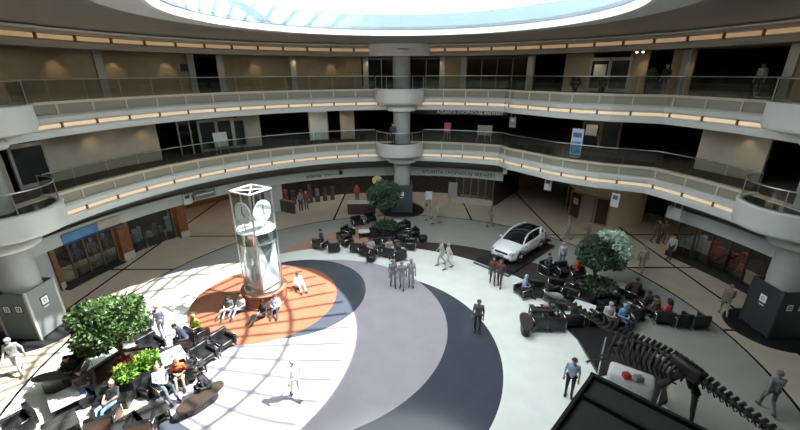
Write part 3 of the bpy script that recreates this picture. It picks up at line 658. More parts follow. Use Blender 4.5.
for i in range(4):
    a = rad(180+90*i)
    q = [Vector((.92*cos(a+rad(90)*k/8), .92*sin(a+rad(90)*k/8), 0)) for k in range(9)]
    mb = MB(); mb.grid([[v+Vector((0, 0, z)) for v in q] for z in (.93, 3.45)], 0, True); obj('lower_glass', mb, TG, t)
    mb = MB(); mb.grid([[v*1.02+Vector((0, 0, z)) for v in q] for z in (3.45, 4.0)], 0, True); obj('glass_band', mb, [glassmat('band_green', (.35, .48, .44), .35, .1), glassmat('band_pale', (.6, .8, .78), .4, .1)][i % 2], t)
    p0, p1 = pts[i], pts[(i+1) % 4]
    mb = MB(); mb.face([p0+Vector((0, 0, 4.05)), p1+Vector((0, 0, 4.05)), p1+Vector((0, 0, 5.95)), p0+Vector((0, 0, 5.95))]); obj('upper_glass', mb, glassmat('tower_glass2', (.95, .98, .98), .10, .03), t)
    if i < 2:
        m_ = (p0+p1)/2; n_ = m_.normalized(); rz = math.atan2(n_.y, n_.x)+pi/2
        Rz = Matrix.Rotation(rz, 3, 'Z')
        mb = MB(); mb.lathe((0, 0, 0), [(.0, -.03), (.52, -.03), (.56, 0), (.52, .03), (0, .03)], 32, smooth=False); mb.v = [tuple(m_*.93+Vector((0, 0, 5.0))+Rz @ Vector((x, z, y))) for x, y, z in mb.v]
        f = obj('clock_face', mb, mat('dial_white', (.62, .64, .62), .4), t)
        def loc(x, y, z): return m_*.93+Vector((0, 0, 5.0))+Rz @ Vector((x, y, z))
        mb = MB()
        for k in range(12): mb.box(loc(.45*sin(k*pi/6), -.05, .45*cos(k*pi/6)), (.02, .02, .06), M=Rz @ Matrix.Rotation(k*pi/6, 3, 'Y'))
        obj('hour_marks', mb, mat('dial_grey', (.2, .24, .24), .4), f)
        for nm, ln, ag in (('minute_hand', .38, 5), ('hour_hand', .25, 130)):
            mb = MB(); a_ = rad(ag); mb.tube([loc(0, -.065, 0), loc(ln*sin(a_), -.065, ln*cos(a_))], .016, 6); obj(nm, mb, SIGNB, f)
        mb = MB(); mb.tube([m_*.93+Vector((0, 0, 4.05)), m_*.93+Vector((0, 0, 4.5))], .03, 6); mb.tube([m_*.93+Vector((0, 0, 5.5)), m_*.93+Vector((0, 0, 5.95))], .03, 6); obj('dial_bracket', mb, STEEL, t)
    mb = MB(); mb.tube([p0+Vector((0, 0, 6.0)), p1+Vector((0, 0, 6.0))], .05, 6); obj('top_rail', mb, mat('top_white', (.75, .78, .76), .3, .3), t)
    mb = MB(); mb.tube([p0+Vector((0, 0, 6.0)), Vector((0, 0, 6.0))], .04, 6); obj('top_spoke', mb, MATS['top_white'], t)
mb = MB(); mb.lathe((0, 0, 0), [(0, 3.98), (.93, 3.98), (.95, 4.02), (.93, 4.06), (0, 4.06)], 40, smooth=False); obj('clock_platform', mb, mat('platform_white', (.5, .53, .51), .4), t)
mb = MB(); mb.lathe((0, 0, 0), [(0, 3.42), (.93, 3.42), (.95, 3.45), (.93, 3.48), (0, 3.48)], 40, smooth=False); obj('band_floor', mb, mat('band_dark', (.12, .14, .13), .4), t)
# folded white sail and the dark wedge inside the lower glass
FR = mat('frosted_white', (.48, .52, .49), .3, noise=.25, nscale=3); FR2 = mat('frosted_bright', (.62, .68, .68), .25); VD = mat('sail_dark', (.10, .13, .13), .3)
for i in range(4):
    p0, p1 = pts[i]*.90, pts[(i+1) % 4]*.90; z = Vector((0, 0, 1))
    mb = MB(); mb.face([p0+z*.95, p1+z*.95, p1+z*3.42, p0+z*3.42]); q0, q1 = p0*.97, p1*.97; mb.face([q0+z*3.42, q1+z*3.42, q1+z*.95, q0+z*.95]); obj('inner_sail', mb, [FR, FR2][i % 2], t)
    if i % 2:
        m_ = (p0+p1)/2*1.03; e = (p1-p0)*.36; mb = MB(); mb.face([m_-e+z*3.4, m_+z*2.2, m_+e+z*3.4]); obj('dark_wedge', mb, VD, t)
mb = MB(); mb.tube([(0, 0, .9), (0, 0, 3.45)], .1, 10); obj('inner_mast', mb, STEEL, t)
# ------------------------------------------------------------------ furniture prototypes
CORD = mat('glossy_black_top', (.035, .035, .035), .06, spec=.8)
def mk_chair(loc, rz, lab, group=None):
    t = thing('club_chair', lab, 'chair', loc, rz, group)
    mb = MB(); mb.rbox((0, -.02, .30), (.56, .62, .22), .06); obj('seat', mb, BLACK, t)
    mb = MB(); mb.rbox((0, .30, .50), (.80, .16, .56), .05); obj('backrest', mb, BLACK, t)
    for q in (-1, 1):
        mb = MB(); mb.rbox((q*.34, -.05, .36), (.13, .66, .42), .04); a = obj('armrest', mb, BLACK, t)
        mb = MB(); pp = [(q*.415, -.36, .018), (q*.415, -.39, .56), (q*.415, .36, .60), (q*.415, .38, .02)]; mb.tube(pp+[pp[0]], .018, 6); obj('chrome_frame', mb, CHROME, t)
    return t
def mk_table(loc, rz, lab, size=(.95, .75), top=None, group=None):
    t = thing('coffee_table', lab, 'table', loc, rz, group)
    mb = MB(); mb.rbox((0, 0, .47), (size[0], size[1], .05), .015); obj('table_top', mb, top or CORD, t)
    for a, b in ((-1, -1), (1, -1), (1, 1), (-1, 1)): mb = MB(); mb.box((a*(size[0]/2-.05), b*(size[1]/2-.05), .22), (.05, .05, .45)); obj('leg', mb, BLACKM, t)
    mb = MB(); mb.box((0, 0, .15), (size[0]-.14, size[1]-.14, .03)); obj('shelf', mb, BLACKM, t)
    return t
def mk_oval(loc, rz, lab, L=1.5, w_=.6, h=.46):
    t = thing('oval_bench', lab, 'bench', loc, rz)
    def ov(z, s=1): return [Vector((L/2*s*math.copysign(abs(cos(a))**.7, cos(a)), w_/2*s*math.copysign(abs(sin(a))**.9, sin(a)), z)) for a in [2*pi*k/28 for k in range(28)]]
    mb = MB(); mb.grid([ov(h-.09, .97), ov(h-.07), ov(h-.02), ov(h, .96)], 0, True, closed=True); mb.face(ov(h, .96)); mb.face(ov(h-.09, .97)[::-1]); obj('seat_pad', mb, mat('dark_brown_pad', (.045, .033, .028), .3), t)
    mb = MB(); mb.grid([ov(.0, .7), ov(h-.09, .7)], 0, True, closed=True); obj('bench_base', mb, BLACKM, t)
    return t
def mk_stool(loc, lab):
    t = thing('round_stool', lab, 'stool', loc)
    mb = MB(); mb.lathe((0, 0, 0), [(.24, .12), (.30, .18), (.31, .42), (.27, .50), (0, .52)], 24); obj('stool_cushion', mb, BLACK, t)
    mb = MB(); mb.lathe((0, 0, 0), [(.25, 0), (.25, .12)], 20); obj('stool_base', mb, CHROME, t)
    return t
# planters with trees
def hexa(c, r, sq=1, a0=0, n=6): return [(c[0]+r*cos(rad(a0+i*360/n)), c[1]+r*sq*sin(rad(a0+i*360/n))) for i in range(n)]
def mk_planter(c, r, lab, a0, h=.75, arms=(0, 120, 240)):
    t = thing('planter', lab, 'planter', (c[0], c[1], 0))
    P_ = hexa((0, 0), r, 1, a0); Q_ = hexa((0, 0), r-.12, 1, a0)
    mb = MB()
    for i in range(6):
        j = (i+1) % 6
        a, b, c2, d = P_[i], P_[j], Q_[j], Q_[i]
        mb.face([(*a, 0), (*b, 0), (*b, h), (*a, h)]); mb.face([(*a, h), (*b, h), (*c2, h), (*d, h)]); mb.face([(*d, h), (*c2, h), (*c2, h-.15), (*d, h-.15)])
    obj('planter_wall', mb, BLACKM, t)
    mb = MB(); mb.face([(x, y, h-.12) for x, y in Q_]); obj('soil', mb, mat('soil', (.03, .02, .012), .9), t)
    for i in range(6):
        a, b = Vector((*P_[i], 0)), Vector((*P_[(i+1) % 6], 0)); m_ = (a+b)/2; n_ = m_.normalized(); L = (b-a).length-.1
        mb = MB(); mb.rbox(m_+n_*.26+Vector((0, 0, .36)), (L, .5, .16), .04, rz=math.atan2(n_.y, n_.x)+pi/2); obj('bench_cushion', mb, BLACK, t)
        mb = MB(); mb.box(m_+n_*.24+Vector((0, 0, .14)), (L-.1, .44, .28), rz=math.atan2(n_.y, n_.x)+pi/2); obj('bench_base', mb, BLACKM, t)
    return t
def leafmat(name, c):
    m = mat(name, c, .4, noise=.35, nscale=3); b = m.node_tree.nodes['Principled BSDF']
    return m
def leaves(mb, cs, n, size, rr, m=0, droop=.2):
    # cs: list of (centre, radii)
    for i in range(n):
        c, rd = cs[rr.randrange(len(cs))]
        d = Vector((rr.gauss(0, 1), rr.gauss(0, 1), rr.gauss(0, 1))).normalized()*(rr.random()**.4)
        p = Vector(c)+Vector((d.x*rd[0], d.y*rd[1], d.z*rd[2]))
        ax = (d*.6+Vector((rr.gauss(0, .5), rr.gauss(0, .5), rr.gauss(0, .5)-droop))).normalized(); u = ax.orthogonal().normalized(); u = Quaternion(ax, rr.uniform(0, 6.28)) @ u
        L = size*rr.uniform(.7, 1.3); w_ = L*.3
        a, b, e, f = p, p+ax*L*.5+u*w_, p+ax*L, p+ax*L*.5-u*w_
        mb.face([a, b, e, f], m)
def mk_tree(c, z0, h, crown, lab, mt_, n=5200, seed=1, size=.20, name='ficus_tree', trunk_r=.07):
    rr = random.Random(seed); t = thing(name, lab, 'tree', (c[0], c[1], z0))
    mb = MB(); cs = []
    top = Vector((crown[0][0], crown[0][1], h))
    mb.tube([(0, 0, -.1), (.03, .02, h*.35), top*.7], [trunk_r, trunk_r*.8, trunk_r*.6], 8)
    for k in range(15):
        a = rr.uniform(0, 6.28); v = rr.uniform(-.9, 1); s = math.sqrt(1-v*v*.8)
        q = Vector((crown[0][0]+crown[1]*.62*s*cos(a), crown[0][1]+crown[1]*.62*s*sin(a), h+crown[2]*.62*v))
        mb.tube([Vector((.02, .01, h*.35)), (Vector((0, 0, h*.6))+q)/2, q], [trunk_r*.5, trunk_r*.3, trunk_r*.12], 5)
        cs.append((q, (crown[1]*.46, crown[1]*.46, crown[2]*.42)))
    obj('trunk', mb, mat('bark', (.12, .08, .05), .8), t)
    mb = MB(); leaves(mb, cs, n, size, rr); obj('foliage', mb, mt_, t)
    return t
LF1 = leafmat('leaf_green', (.06, .115, .035)); LF2 = leafmat('leaf_dark', (.035, .07, .035)); LF3 = leafmat('leaf_bright', (.15, .30, .04)); LF4 = leafmat('leaf_lit', (.42, .58, .46)); LFR = leafmat('leaf_red', (.25, .03, .03))  # LF4 is a highlight put into leaf colour
# cluster 1 (left foreground)
P1 = Vector((-10.5, 11.75, 0)); P2 = Vector((-.85, 25.9, 0)); P3 = Vector((10.1, 17.6, 0))
mk_planter(P1, 1.22, 'black hexagonal planter with bench seats round the sunlit tree', 12)
mk_planter(P2, 1.05, 'black hexagonal planter before the far column', 0)
mk_planter(P3, 1.0, 'black hexagonal planter under the tree at the right', 15)
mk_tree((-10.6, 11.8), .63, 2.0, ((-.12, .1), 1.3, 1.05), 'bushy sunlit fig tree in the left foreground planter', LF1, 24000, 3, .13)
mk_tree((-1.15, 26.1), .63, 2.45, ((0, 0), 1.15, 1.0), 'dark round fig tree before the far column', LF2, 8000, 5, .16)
tr = mk_tree((10.2, 17.8), .63, 1.6, ((.35, .1), 1.2, .95), 'dark bushy tree with highlight-coloured leaves on one side, right seating group', LF2, 12000, 8, .15)
mb = MB(); rr = random.Random(4); leaves(mb, [((1.0, .35, 2.35), (.6, .5, .5)), ((1.3, .1, 1.85), (.45, .4, .55)), ((.6, .5, 2.5), (.45, .4, .3))], 3200, .15, rr); tag(obj('lit_foliage', mb, LF4, tr), 'leaves with a pale highlight in their colour')  # paler leaf copy paints the light on the crown's right side
# low plants in planters
def plant(name, lab, c, z, r, n, m_, size, seed, h=.45):
    rr = random.Random(seed); t = thing(name, lab, 'plant', (c[0], c[1], z))
    mb = MB()
    for i in range(9): a = rr.uniform(0, 6.28); mb.tube([(0, 0, 0), (r*.5*cos(a), r*.5*sin(a), h*.7)], .012, 4)
    obj('stems', mb, MATS['bark'], t); mb = MB(); leaves(mb, [((r*.5*cos(i*1.05), r*.5*sin(i*1.05), h*.6), (r*.6, r*.6, h*.55)) for i in range(6)], n, size, rr, droop=-.3); obj('leaves', mb, m_, t)
plant('leafy_plant', 'bright green leafy plant at the right side of the left planter', (-9.75, 11.8), .63, .42, 900, LF3, .13, 1)
plant('leafy_plant', 'bright green leafy plant at the front corner of the left planter', (-10.1, 11.2), .63, .42, 900, LF3, .13, 2)
plant('leafy_plant', 'red leaved plant under the sunlit tree', (-10.35, 11.5), .63, .35, 350, LFR, .18, 3)
plant('leafy_plant', 'dark leafy plant round the trunk in the far planter', (-1.0, 25.7), .63, .75, 700, LF2, .2, 4, .35)
plant('leafy_plant', 'dark leafy plant round the trunk in the right planter', (10.3, 17.3), .63, .8, 700, LF2, .2, 6, .35)
for px, lab in ((575, 'dark potted shrub left of the upper gallery doors'), (602, 'dark potted shrub before the upper gallery doors'), (650, 'tall dark potted shrub right of the upper gallery doors')):
    az = AZ(px, 85, 18.2); c = pol(18.2, az, Z3-.12); t = thing('potted_shrub', lab, 'plant', c)
    mb = MB(); mb.lathe((0, 0, 0), [(.16, 0), (.22, .35), (.19, .35), (.18, .3), (0, .3)], 16); obj('pot', mb, BLACKM, t)
    mb = MB(); leaves(mb, [((0, 0, .65 if px < 640 else .9), (.3, .3, .35 if px < 640 else .6))], 500, .15, random.Random(px)); obj('foliage', mb, LF2, t)
# ---- seating, left group
def at(px, py, z=0): p = W(px, py, z); return (p.x, p.y, 0)
D = rad
ch = mk_chair
TW = mat('white_gloss_top', (.7, .72, .74), .1, spec=.6)
ch(at(214, 352, .3), D(-125+180), 'club chair of the sunlit pair nearer the clock, chrome edged', None)
c0 = bpy.data.objects['club_chair']
def chair(px, py, rz, lab, z=.35, group=None): return dup(c0, at(px, py, z), D(rz), lab, group)
c0.location = at(223, 341, .35); c0.rotation_euler.z = D(60); c0['label'] = 'sunlit black club chair nearest the orange disc'
chair(204, 355, 60, 'sunlit black club chair, second from the orange disc')
chair(197, 333, 150, 'black club chair with the person in the lime vest')
chair(151, 345, 60, 'black club chair half hidden right of the sunlit tree')
chair(143, 329, 120, 'black club chair behind the sunlit tree, beside the crown')
chair(20, 423, -30, 'black club chair at the bottom left corner of the photo')
chair(142, 425, 200, 'black club chair at the bottom edge beside the dark glossy table')
chair(166, 385, 60, 'black club chair under the man in the pale blue shirt')
chair(186, 372, 200, 'black club chair under the person in the orange top')
chair(74, 368, 20, 'black club chair left of the sunlit tree, behind the white table')
chair(104, 420, 200, 'black club chair beneath the lying man in jeans')
mk_table(at(66, 397, .47), D(48), 'low table with sunlit white top left of the planter', (.95, .95), TW)
mk_table(at(171, 356, .47), D(45), 'low table with sunlit white top between the tree and the chairs', (.95, .95), TW)
mk_table(at(60, 424, .47), D(48), 'dark low table at the bottom left below the white one', (.9, .8))
mk_table(at(151, 411, .47), D(48), 'dark glossy low table left of the oval bench on sunlit floor', (.95, .8))
mk_table(at(190, 366, .47), D(60), 'dark glossy low table below the sunlit chair pair', (.9, .75))
mk_table(at(126, 423, .47), D(55), 'dark low table at the bottom edge right of the lying man', (.8, .7))
mk_oval(at(201, 397, .4), D(55), 'dark oval bench at the edge of the sunlit floor', 1.7, .62)
mk_oval(at(58, 380, .46), D(12), 'long dark oval bench left of the planter', 1.6, .5, .7)
mk_oval(at(178, 348, .4), D(30), 'small dark oval bench just behind the sunlit white table', 1.1, .45)
# ---- seating, far group
for px, py, rz, lab in ((320, 244, 150, 'leftmost black club chair on the rose floor'), (334, 247, 190, 'second black club chair on the rose floor'),
    (347, 241, 120, 'third black club chair from the left in the far group'), (357, 222, 30, 'black club chair behind the left white table of the far group'),
    (367, 251, 150, 'black club chair under the sitter in grey and white, far group'), (381, 250, 210, 'black club chair in the front middle of the far group'),
    (390, 252, 160, 'black club chair with two sitters, front right of the far group'), (399, 255, 200, 'rightmost front black club chair of the far group'),
    (406, 236, 250, 'black club chair at the right side of the far planter'), (404, 226, 300, 'black club chair behind the right white table of the far group')):
    chair(px, py, rz, lab)
for px, py, rz, lab in ((348, 232, 60, 'black club chair behind the dark table on the rose floor'), (357, 247, 170, 'empty black club chair left of the sitter in grey and white'),
    (375, 242, 200, 'black club chair pushed against the front of the far planter'), (411, 244, 260, 'black club chair nearest the round stool right of the far group'),
    (413, 233, 290, 'black club chair at the back right corner of the far group'), (370, 218, 20, 'black club chair behind the far planter, left of the tree trunk'),
    (549, 292, 200, 'black club chair between the oval grey bench and the capped man'), (556, 283, 160, 'black club chair just behind the skeleton head'),
    (572, 293, 140, 'black club chair left of the first white table, back to the car'), 
    (632, 313, 200, 'black club chair right of the person in the blue shirt'), (590, 318, 200, 'black club chair beneath the skeleton neck')):
    chair(px, py, rz, lab)
mk_table(at(364, 231, .47), D(10), 'small white topped table left of the far planter', (.8, .6), TW)
mk_table(at(397, 221, .47), D(-5), 'small white topped table right of the far planter', (.7, .6), TW)
mk_table(at(344, 233, .47), D(30), 'dark table on the rose floor left of the far planter', (1.0, .7))
mk_stool(at(423, 239, .25), 'round black stool right of the far group')
mk_stool(at(371, 259, .25), 'round black stool before the far group')
# ---- seating, right group
for px, py, rz, lab in ((524, 290, -70, 'black club chair under the man in the pale blue cap'), (536, 290, -20, 'empty black club chair beside the man in the pale blue cap'),
    (541, 322, 180, 'black club chair seen from behind, left of the row of two'), (554, 322, 180, 'black club chair seen from behind, right of the row of two'), (572, 319, 175, 'black club chair behind the skeleton neck'),
    (663, 316, 165, 'black club chair under the person in brown'), (680, 319, 180, 'black club chair right of the person in red'), (696, 320, 180, 'rightmost black club chair of the right group'),
    (608, 318, 0, 'black club chair under the person in white'), (622, 319, 0, 'black club chair under the person in the blue shirt'),
    (548, 268, 30, 'black club chair nearest the car in the right group'), (563, 270, 10, 'black club chair second from the car in the right group'), (578, 275, -10, 'black club chair under the person in the orange red top'),
    (647, 306, 180, 'black club chair under the dark haired person'), (634, 294, 40, 'black club chair beside the right planter'), (567, 290, 210, 'black club chair between the car and the first white table')):
    chair(px, py, rz, lab)
mk_table(at(584, 306, .47), D(-38), 'shining white topped table left of the person in white', (1.0, .75), TW)
mk_table(at(617, 284, .47), D(-38), 'shining white topped table under the highlight-coloured leaves', (.85, .65), TW)
mk_table(at(578, 286, .47), D(-30), 'dark glossy table before the right planter', (.9, .7))
mk_oval(at(559, 299, .5), D(-30), 'grey oval bench beside the skeleton head', 1.3, .6)
mk_oval(at(526, 322, .5), D(80), 'black oval bench at the left end of the row of chairs', 1.3, .55, .6)
mk_table(at(544, 308, .47), D(0), 'dark table with papers between the oval benches', (1.3, .6))
def item(name, lab, cat, c, size, m_, rz=0, lid=None):
    mb = MB(); mb.rbox((0, 0, size[2]/2), size, min(size)*.2); o = obj(name, mb, m_); o.location = c; o.rotation_euler.z = rz; tag(o, lab, cat); return o
pz = .50
PB = mat('pale_blue_cloth', (.35, .45, .58), .7)
for px, py, nm, lab, cat, sz, col in ((537, 305, 'paper_sheet', 'white paper sheet on the dark table by the club chair row', 'paper', (.3, .22, .01), (.7, .7, .7)), (546, 307, 'paper_bag', 'rose pink bag on the dark table by the club chair row', 'bag', (.25, .2, .15), (.4, .2, .2)), (553, 306, 'green_box', 'small green box on the dark table by the club chair row', 'box', (.2, .16, .1), (.05, .2, .14))):
    item(nm, lab, cat, (*W(px, py, .5)[:2], .496), sz, mat(nm, col, .6))
# ------------------------------------------------------------------ car on its low stand
CARC = Vector((7.75, 22.75, 0)); hd_ = math.atan2(-.70, -.72)
t = thing('car', 'white parked estate car with black glass roof on a low black stand', 'car', CARC+Vector((0, 0, .14)), hd_); t.scale = (.94, .94, .94)
PAINT = mat('car_white', (.78, .80, .80), .18, coat=.6); CG = mat('car_glass', (.01, .012, .014), .05, spec=.8); TYRE = mat('tyre', (.015, .015, .015), .8); TRIMB = mat('car_trim', (.03, .03, .032), .4)
# stations along x (front is +x): x, half width low, half width belt, z bottom, z belt(top of body)
st = [(2.30, .62, .60, .40, .66), (2.22, .78, .74, .28, .80), (1.95, .88, .85, .22, .92), (1.5, .92, .89, .22, 1.0), (1.05, .93, .90, .22, 1.06), (.5, .93, .90, .24, 1.10), (-.5, .93, .90, .24, 1.13), (-1.4, .93, .89, .24, 1.17), (-1.95, .90, .86, .26, 1.18), (-2.2, .84, .80, .34, 1.12), (-2.30, .72, .68, .45, .95)]
mb = MB(); rows = []
for x, wl, wb, zb, zt in st:
    zm = (zb+zt)/2
    rows.append([(x, -wl*.9, zb), (x, -wl, zb+.12), (x, -wl*1.01, zm), (x, -wb*1.0, zt-.10), (x, -wb*.93, zt), (x, 0, zt+.04), (x, wb*.93, zt), (x, wb, zt-.10), (x, wl*1.01, zm), (x, wl, zb+.12), (x, wl*.9, zb)])
mb.grid(rows, 0, True, closed=True, flip=False); mb.face(rows[0][::-1]); mb.face(rows[-1]); obj('body_shell', mb, PAINT, t)
cab = [(.98, .80, .80, 1.04, 1.07), (.55, .82, .70, 1.08, 1.40), (.15, .83, .66, 1.10, 1.58), (-.5, .83, .66, 1.12, 1.64), (-1.3, .82, .65, 1.14, 1.60), (-1.85, .80, .62, 1.15, 1.50), (-2.18, .76, .60, 1.10, 1.14)]
mb = MB(); rows = [[(x, -wl, zb), (x, -wr-.03, zt-.08), (x, -wr+.06, zt), (x, 0, zt+.03), (x, wr-.06, zt), (x, wr+.03, zt-.08), (x, wl, zb)] for x, wl, wr, zb, zt in cab]
mb.grid(rows, 0, True); mb.face(rows[0][::-1]); mb.face(rows[-1]); obj('cabin_glass', mb, CG, t)
for s in (-1, 1):
    mb = MB(); mb.tube([(x, s*(wr-.0), zt+.0) for x, wl, wr, zb, zt in cab[1:6]], .05, 6); obj('roof_rail', mb, PAINT, t)
    mb = MB(); mb.tube([(.98, s*.80, 1.06), (.55, s*.72, 1.39), (.15, s*.67, 1.56)], .045, 6); obj('windscreen_pillar', mb, PAINT, t)
    mb = MB(); mb.tube([(-1.35, s*.83, 1.16), (-1.6, s*.66, 1.55)], .09, 6); mb.tube([(-2.18, s*.76, 1.12), (-1.85, s*.62, 1.50)], .07, 6); obj('rear_pillar', mb, PAINT, t)
    mb = MB(); mb.tube([(-.35, s*.85, 1.12), (-.35, s*.68, 1.58)], .035, 6); obj('door_pillar', mb, TRIMB, t)
    mb = MB(); mb.rbox((.72, s*1.02, 1.12), (.16, .2, .13), .05); obj('wing_mirror', mb, PAINT, t)
    mb = MB(); mb.rbox((2.12, s*.68, .78), (.34, .26, .12), .04); obj('headlamp', mb, mat('lamp_glass', (.35, .38, .4), .08, spec=.8), t)
    mb = MB(); mb.rbox((-2.2, s*.72, .98), (.2, .24, .2), .04); obj('tail_lamp', mb, mat('tail_red', (.4, .02, .02), .2), t)
    for xx in (.35, -.55, ): mb = MB(); mb.rbox((xx-.1, s*.94, .98), (.2, .03, .03), .01); obj('door_handle', mb, CHROME, t)
    for xx in (1.42, -1.38):
        mb = MB(); mb.lathe((0, 0, 0), [(.0, -.13), (.22, -.13), (.33, -.12), (.36, -.08), (.36, .08), (.33, .12), (.22, .13), (0, .13)], 28); mb.v = [(xx+x, s*.84+z, .36+y) for x, y, z in mb.v]; wv = obj('wheel', mb, TYRE, t)
        mb = MB()
        for k in range(5): a = k*2*pi/5; mb.tube([(xx, s*.975, .36), (xx+.2*cos(a), s*.975, .36+.2*sin(a))], .03, 5)
        mb.tube([(xx+.21*cos(a), s*.97, .36+.21*sin(a)) for a in [k*2*pi/20 for k in range(21)]], .02, 5, caps=False); obj('wheel_rim', mb, CHROME, wv)
        mb = MB(); mb.tube([(xx+.42*cos(a), s*.93, .38+.42*sin(a)) for a in [pi*k/12 for k in range(13)]], .035, 5); obj('wheel_arch', mb, TRIMB, t)
mb = MB(); mb.rbox((2.27, 0, .72), (.08, .95, .14), .03); obj('grille', mb, TRIMB, t)
mb = MB(); mb.rbox((2.24, 0, .38), (.14, 1.25, .14), .04); obj('lower_grille', mb, TRIMB, t)
mb = MB(); mb.rbox((2.325, 0, .52), (.02, .45, .12), .005); obj('number_plate', mb, mat('plate_grey', (.25, .27, .3), .4), t)
t = thing('car_stand', 'low black display stand under the white car', 'stand', CARC, hd_)
mb = MB(); mb.rbox((0, 0, .07), (5.3, 2.5, .14), .02); obj('deck', mb, BLACKM, t)
mb = MB(); mb.box((2.95, 0, .1), (.6, 2.5, .03), M=Matrix.Rotation(rad(14), 3, 'Y')); obj('sloping_front', mb, mat('stand_dark', (.02, .02, .025), .2), t)
mb = MB(); mb.box((3.12, 0, .085), (.12, 2.4, .02), M=Matrix.Rotation(rad(14), 3, 'Y')); obj('pale_edge_strip', mb, mat('strip_grey', (.3, .32, .36), .4), t)
mb = MB(); mb.box((-3.0, -.2, .045), (1.2, 1.6, .05), M=Matrix.Rotation(rad(-2), 3, 'Y')); obj('rear_ramp', mb, BLACKM, t)
# ------------------------------------------------------------------ black booth at the bottom right
A = Vector((5.92, 9.4)); d1 = Vector((.707, -.707)); d2 = Vector((-.707, -.707)); Lb, Wb, Hb = 6.4, 3.2, 2.5
bc = A+d1*Lb/2+d2*Wb/2
t = thing('black_booth', 'large black booth with raised roof rim in the bottom right corner', 'booth', (bc.x, bc.y, 0), math.atan2(d1.y, d1.x))
BK = mat('booth_black', (.006, .006, .006), .7, spec=.2); BKT = mat('booth_top', (.022, .021, .020), .8, spec=.15)
mb = MB()
for a in (-1, 1): mb.box((a*(Lb/2-.05), 0, 1.15), (.1, Wb-.2, 2.3))
for a in (-1, 1): mb.box((0, a*(Wb/2-.05), 1.15), (Lb, .1, 2.3))
obj('booth_wall', mb, BK, t)
mb = MB(); mb.box((0, 0, 2.33), (Lb-.04, Wb-.04, .06)); obj('roof_deck', mb, BKT, t)
for a in (-1, 1): mb = MB(); mb.rbox((0, a*(Wb/2-.06), 2.42), (Lb+.04, .12, .2), .03); obj('roof_rim', mb, BK, t)
for a in (-1, 1): mb = MB(); mb.rbox((a*(Lb/2-.06), 0, 2.42), (.12, Wb-.1, .2), .03); obj('roof_rim', mb, BK, t)
mb = MB(); mb.rbox((0, Wb/2-1.05, 2.42), (Lb-.3, .14, .2), .03); obj('roof_beam', mb, BK, t)
mb = MB(); mb.box((-Lb/2-.06, .4, 1.75), (.05, 1.5, .5)); obj('side_glow', mb, mat('glow_blue', (.06, .10, .2), .15, emit=(.3, .45, .8), es=.12), t)  # self-lit blue panel standing in for the glossy frame edge
mb = MB(); mb.box((-Lb/2-.03, -.2, 1.2), (.04, 2.6, .04)); obj('side_trim', mb, CHROME, t)
# ------------------------------------------------------------------ dinosaur skeleton on its plinth
PL = [W(x, y, .12) for x, y in ((562, 322), (577, 337), (599, 374), (626, 371), (645, 388), (657, 405), (668, 400), (664, 366), (640, 338), (600, 314), (575, 310))]
c_ = sum((Vector((p.x, p.y, 0)) for p in PL), Vector())/len(PL)
t = thing('skeleton_plinth', 'low black plinth beneath the dinosaur skeleton', 'plinth', c_); mb = MB(); mb.ngon([(p.x-c_.x, p.y-c_.y) for p in PL], 0, .12); obj('plinth_top', mb, mat('plinth_black', (.018, .018, .02), .3), t)
BONE = mat('dark_bone', (.012, .010, .009), .6, noise=.5, nscale=5)
t = thing('dinosaur_skeleton', 'dark mounted dinosaur skeleton with long spiny tail, bottom right', 'skeleton', (8.6, 11.0, .0)); O = Vector((8.6, 11.0, 0))
pth = [Vector(p) for p in ((6.35, 12.95, 2.85), (6.75, 12.45, 2.75), (7.15, 11.95, 2.6), (7.6, 11.45, 2.45), (8.05, 11.05, 2.42), (8.5, 10.65, 2.42), (8.85, 10.2, 2.4), (9.1, 9.7, 2.38), (9.35, 9.25, 2.25), (9.65, 8.75, 2.12), (9.95, 8.2, 2.02), (10.25, 7.65, 1.94), (10.6, 7.0, 1.88), (11.0, 6.2, 1.85))]
def cr(t_):
    n = len(pth)-1; i = min(int(t_), n-1); f = t_-i
    p0, p1, p2, p3 = pth[max(i-1, 0)], pth[i], pth[i+1], pth[min(i+2, n)]
    return .5*((2*p1)+(p2-p0)*f+(2*p0-5*p1+4*p2-p3)*f*f+(3*p1-p0-3*p2+p3)*f**3)
def part(name, mb, par=t, m_=BONE):
    mb.v = [(x-O.x, y-O.y, z-O.z) for x, y, z in mb.v]; return obj(name, mb, m_, par)
mb = MB(); ts = [i*.1 for i in range(0, 131)]
mb.tube([cr(q) for q in ts if q <= 3.2], [.07 if (i % 3) else .11 for i, q in enumerate(ts) if q <= 3.2], 8); part('neck_spine', mb)
mb = MB(); mb.tube([cr(q) for q in ts if 3.1 <= q <= 7.3], [.10 if (i % 3) else .14 for i, q in enumerate(ts) if 3.1 <= q <= 7.3], 8); part('back_spine', mb)
mb = MB(); k_ = [q for q in ts if q >= 7.2]; mb.tube([cr(q) for q in k_], [max(.035, (.12 if (i % 3) else .16)*(1-i/80)) for i, q in enumerate(k_)], 8); part('tail_spine', mb)
up = Vector((0, 0, 1))
for i in range(44):
    q = .5+i*.283
    p = cr(q); tg = (cr(min(q+.05, 13))-cr(q-.05)).normalized(); sd_ = tg.cross(up).normalized()
    h = .16 if q < 3 else (.30 if q < 8 else .30-.018*(q-8)*2)
    mb = MB(); mb.tube([p+up*.05, p+up*(h*.6)+tg*.03, p+up*h+tg*.09], [.065, .055, .065], 6); part('spine_process', mb)
    if q > 7.8:
        mb = MB(); mb.tube([p-up*.05, p-up*(h*.9)+tg*.12], [.035, .02], 6); part('tail_chevron', mb)
        for s in (-1, 1): mb = MB(); mb.tube([p+sd_*s*.05, p+sd_*s*(.26-.012*(q-8))+tg*.04], [.035, .02], 6); part('side_process', mb)
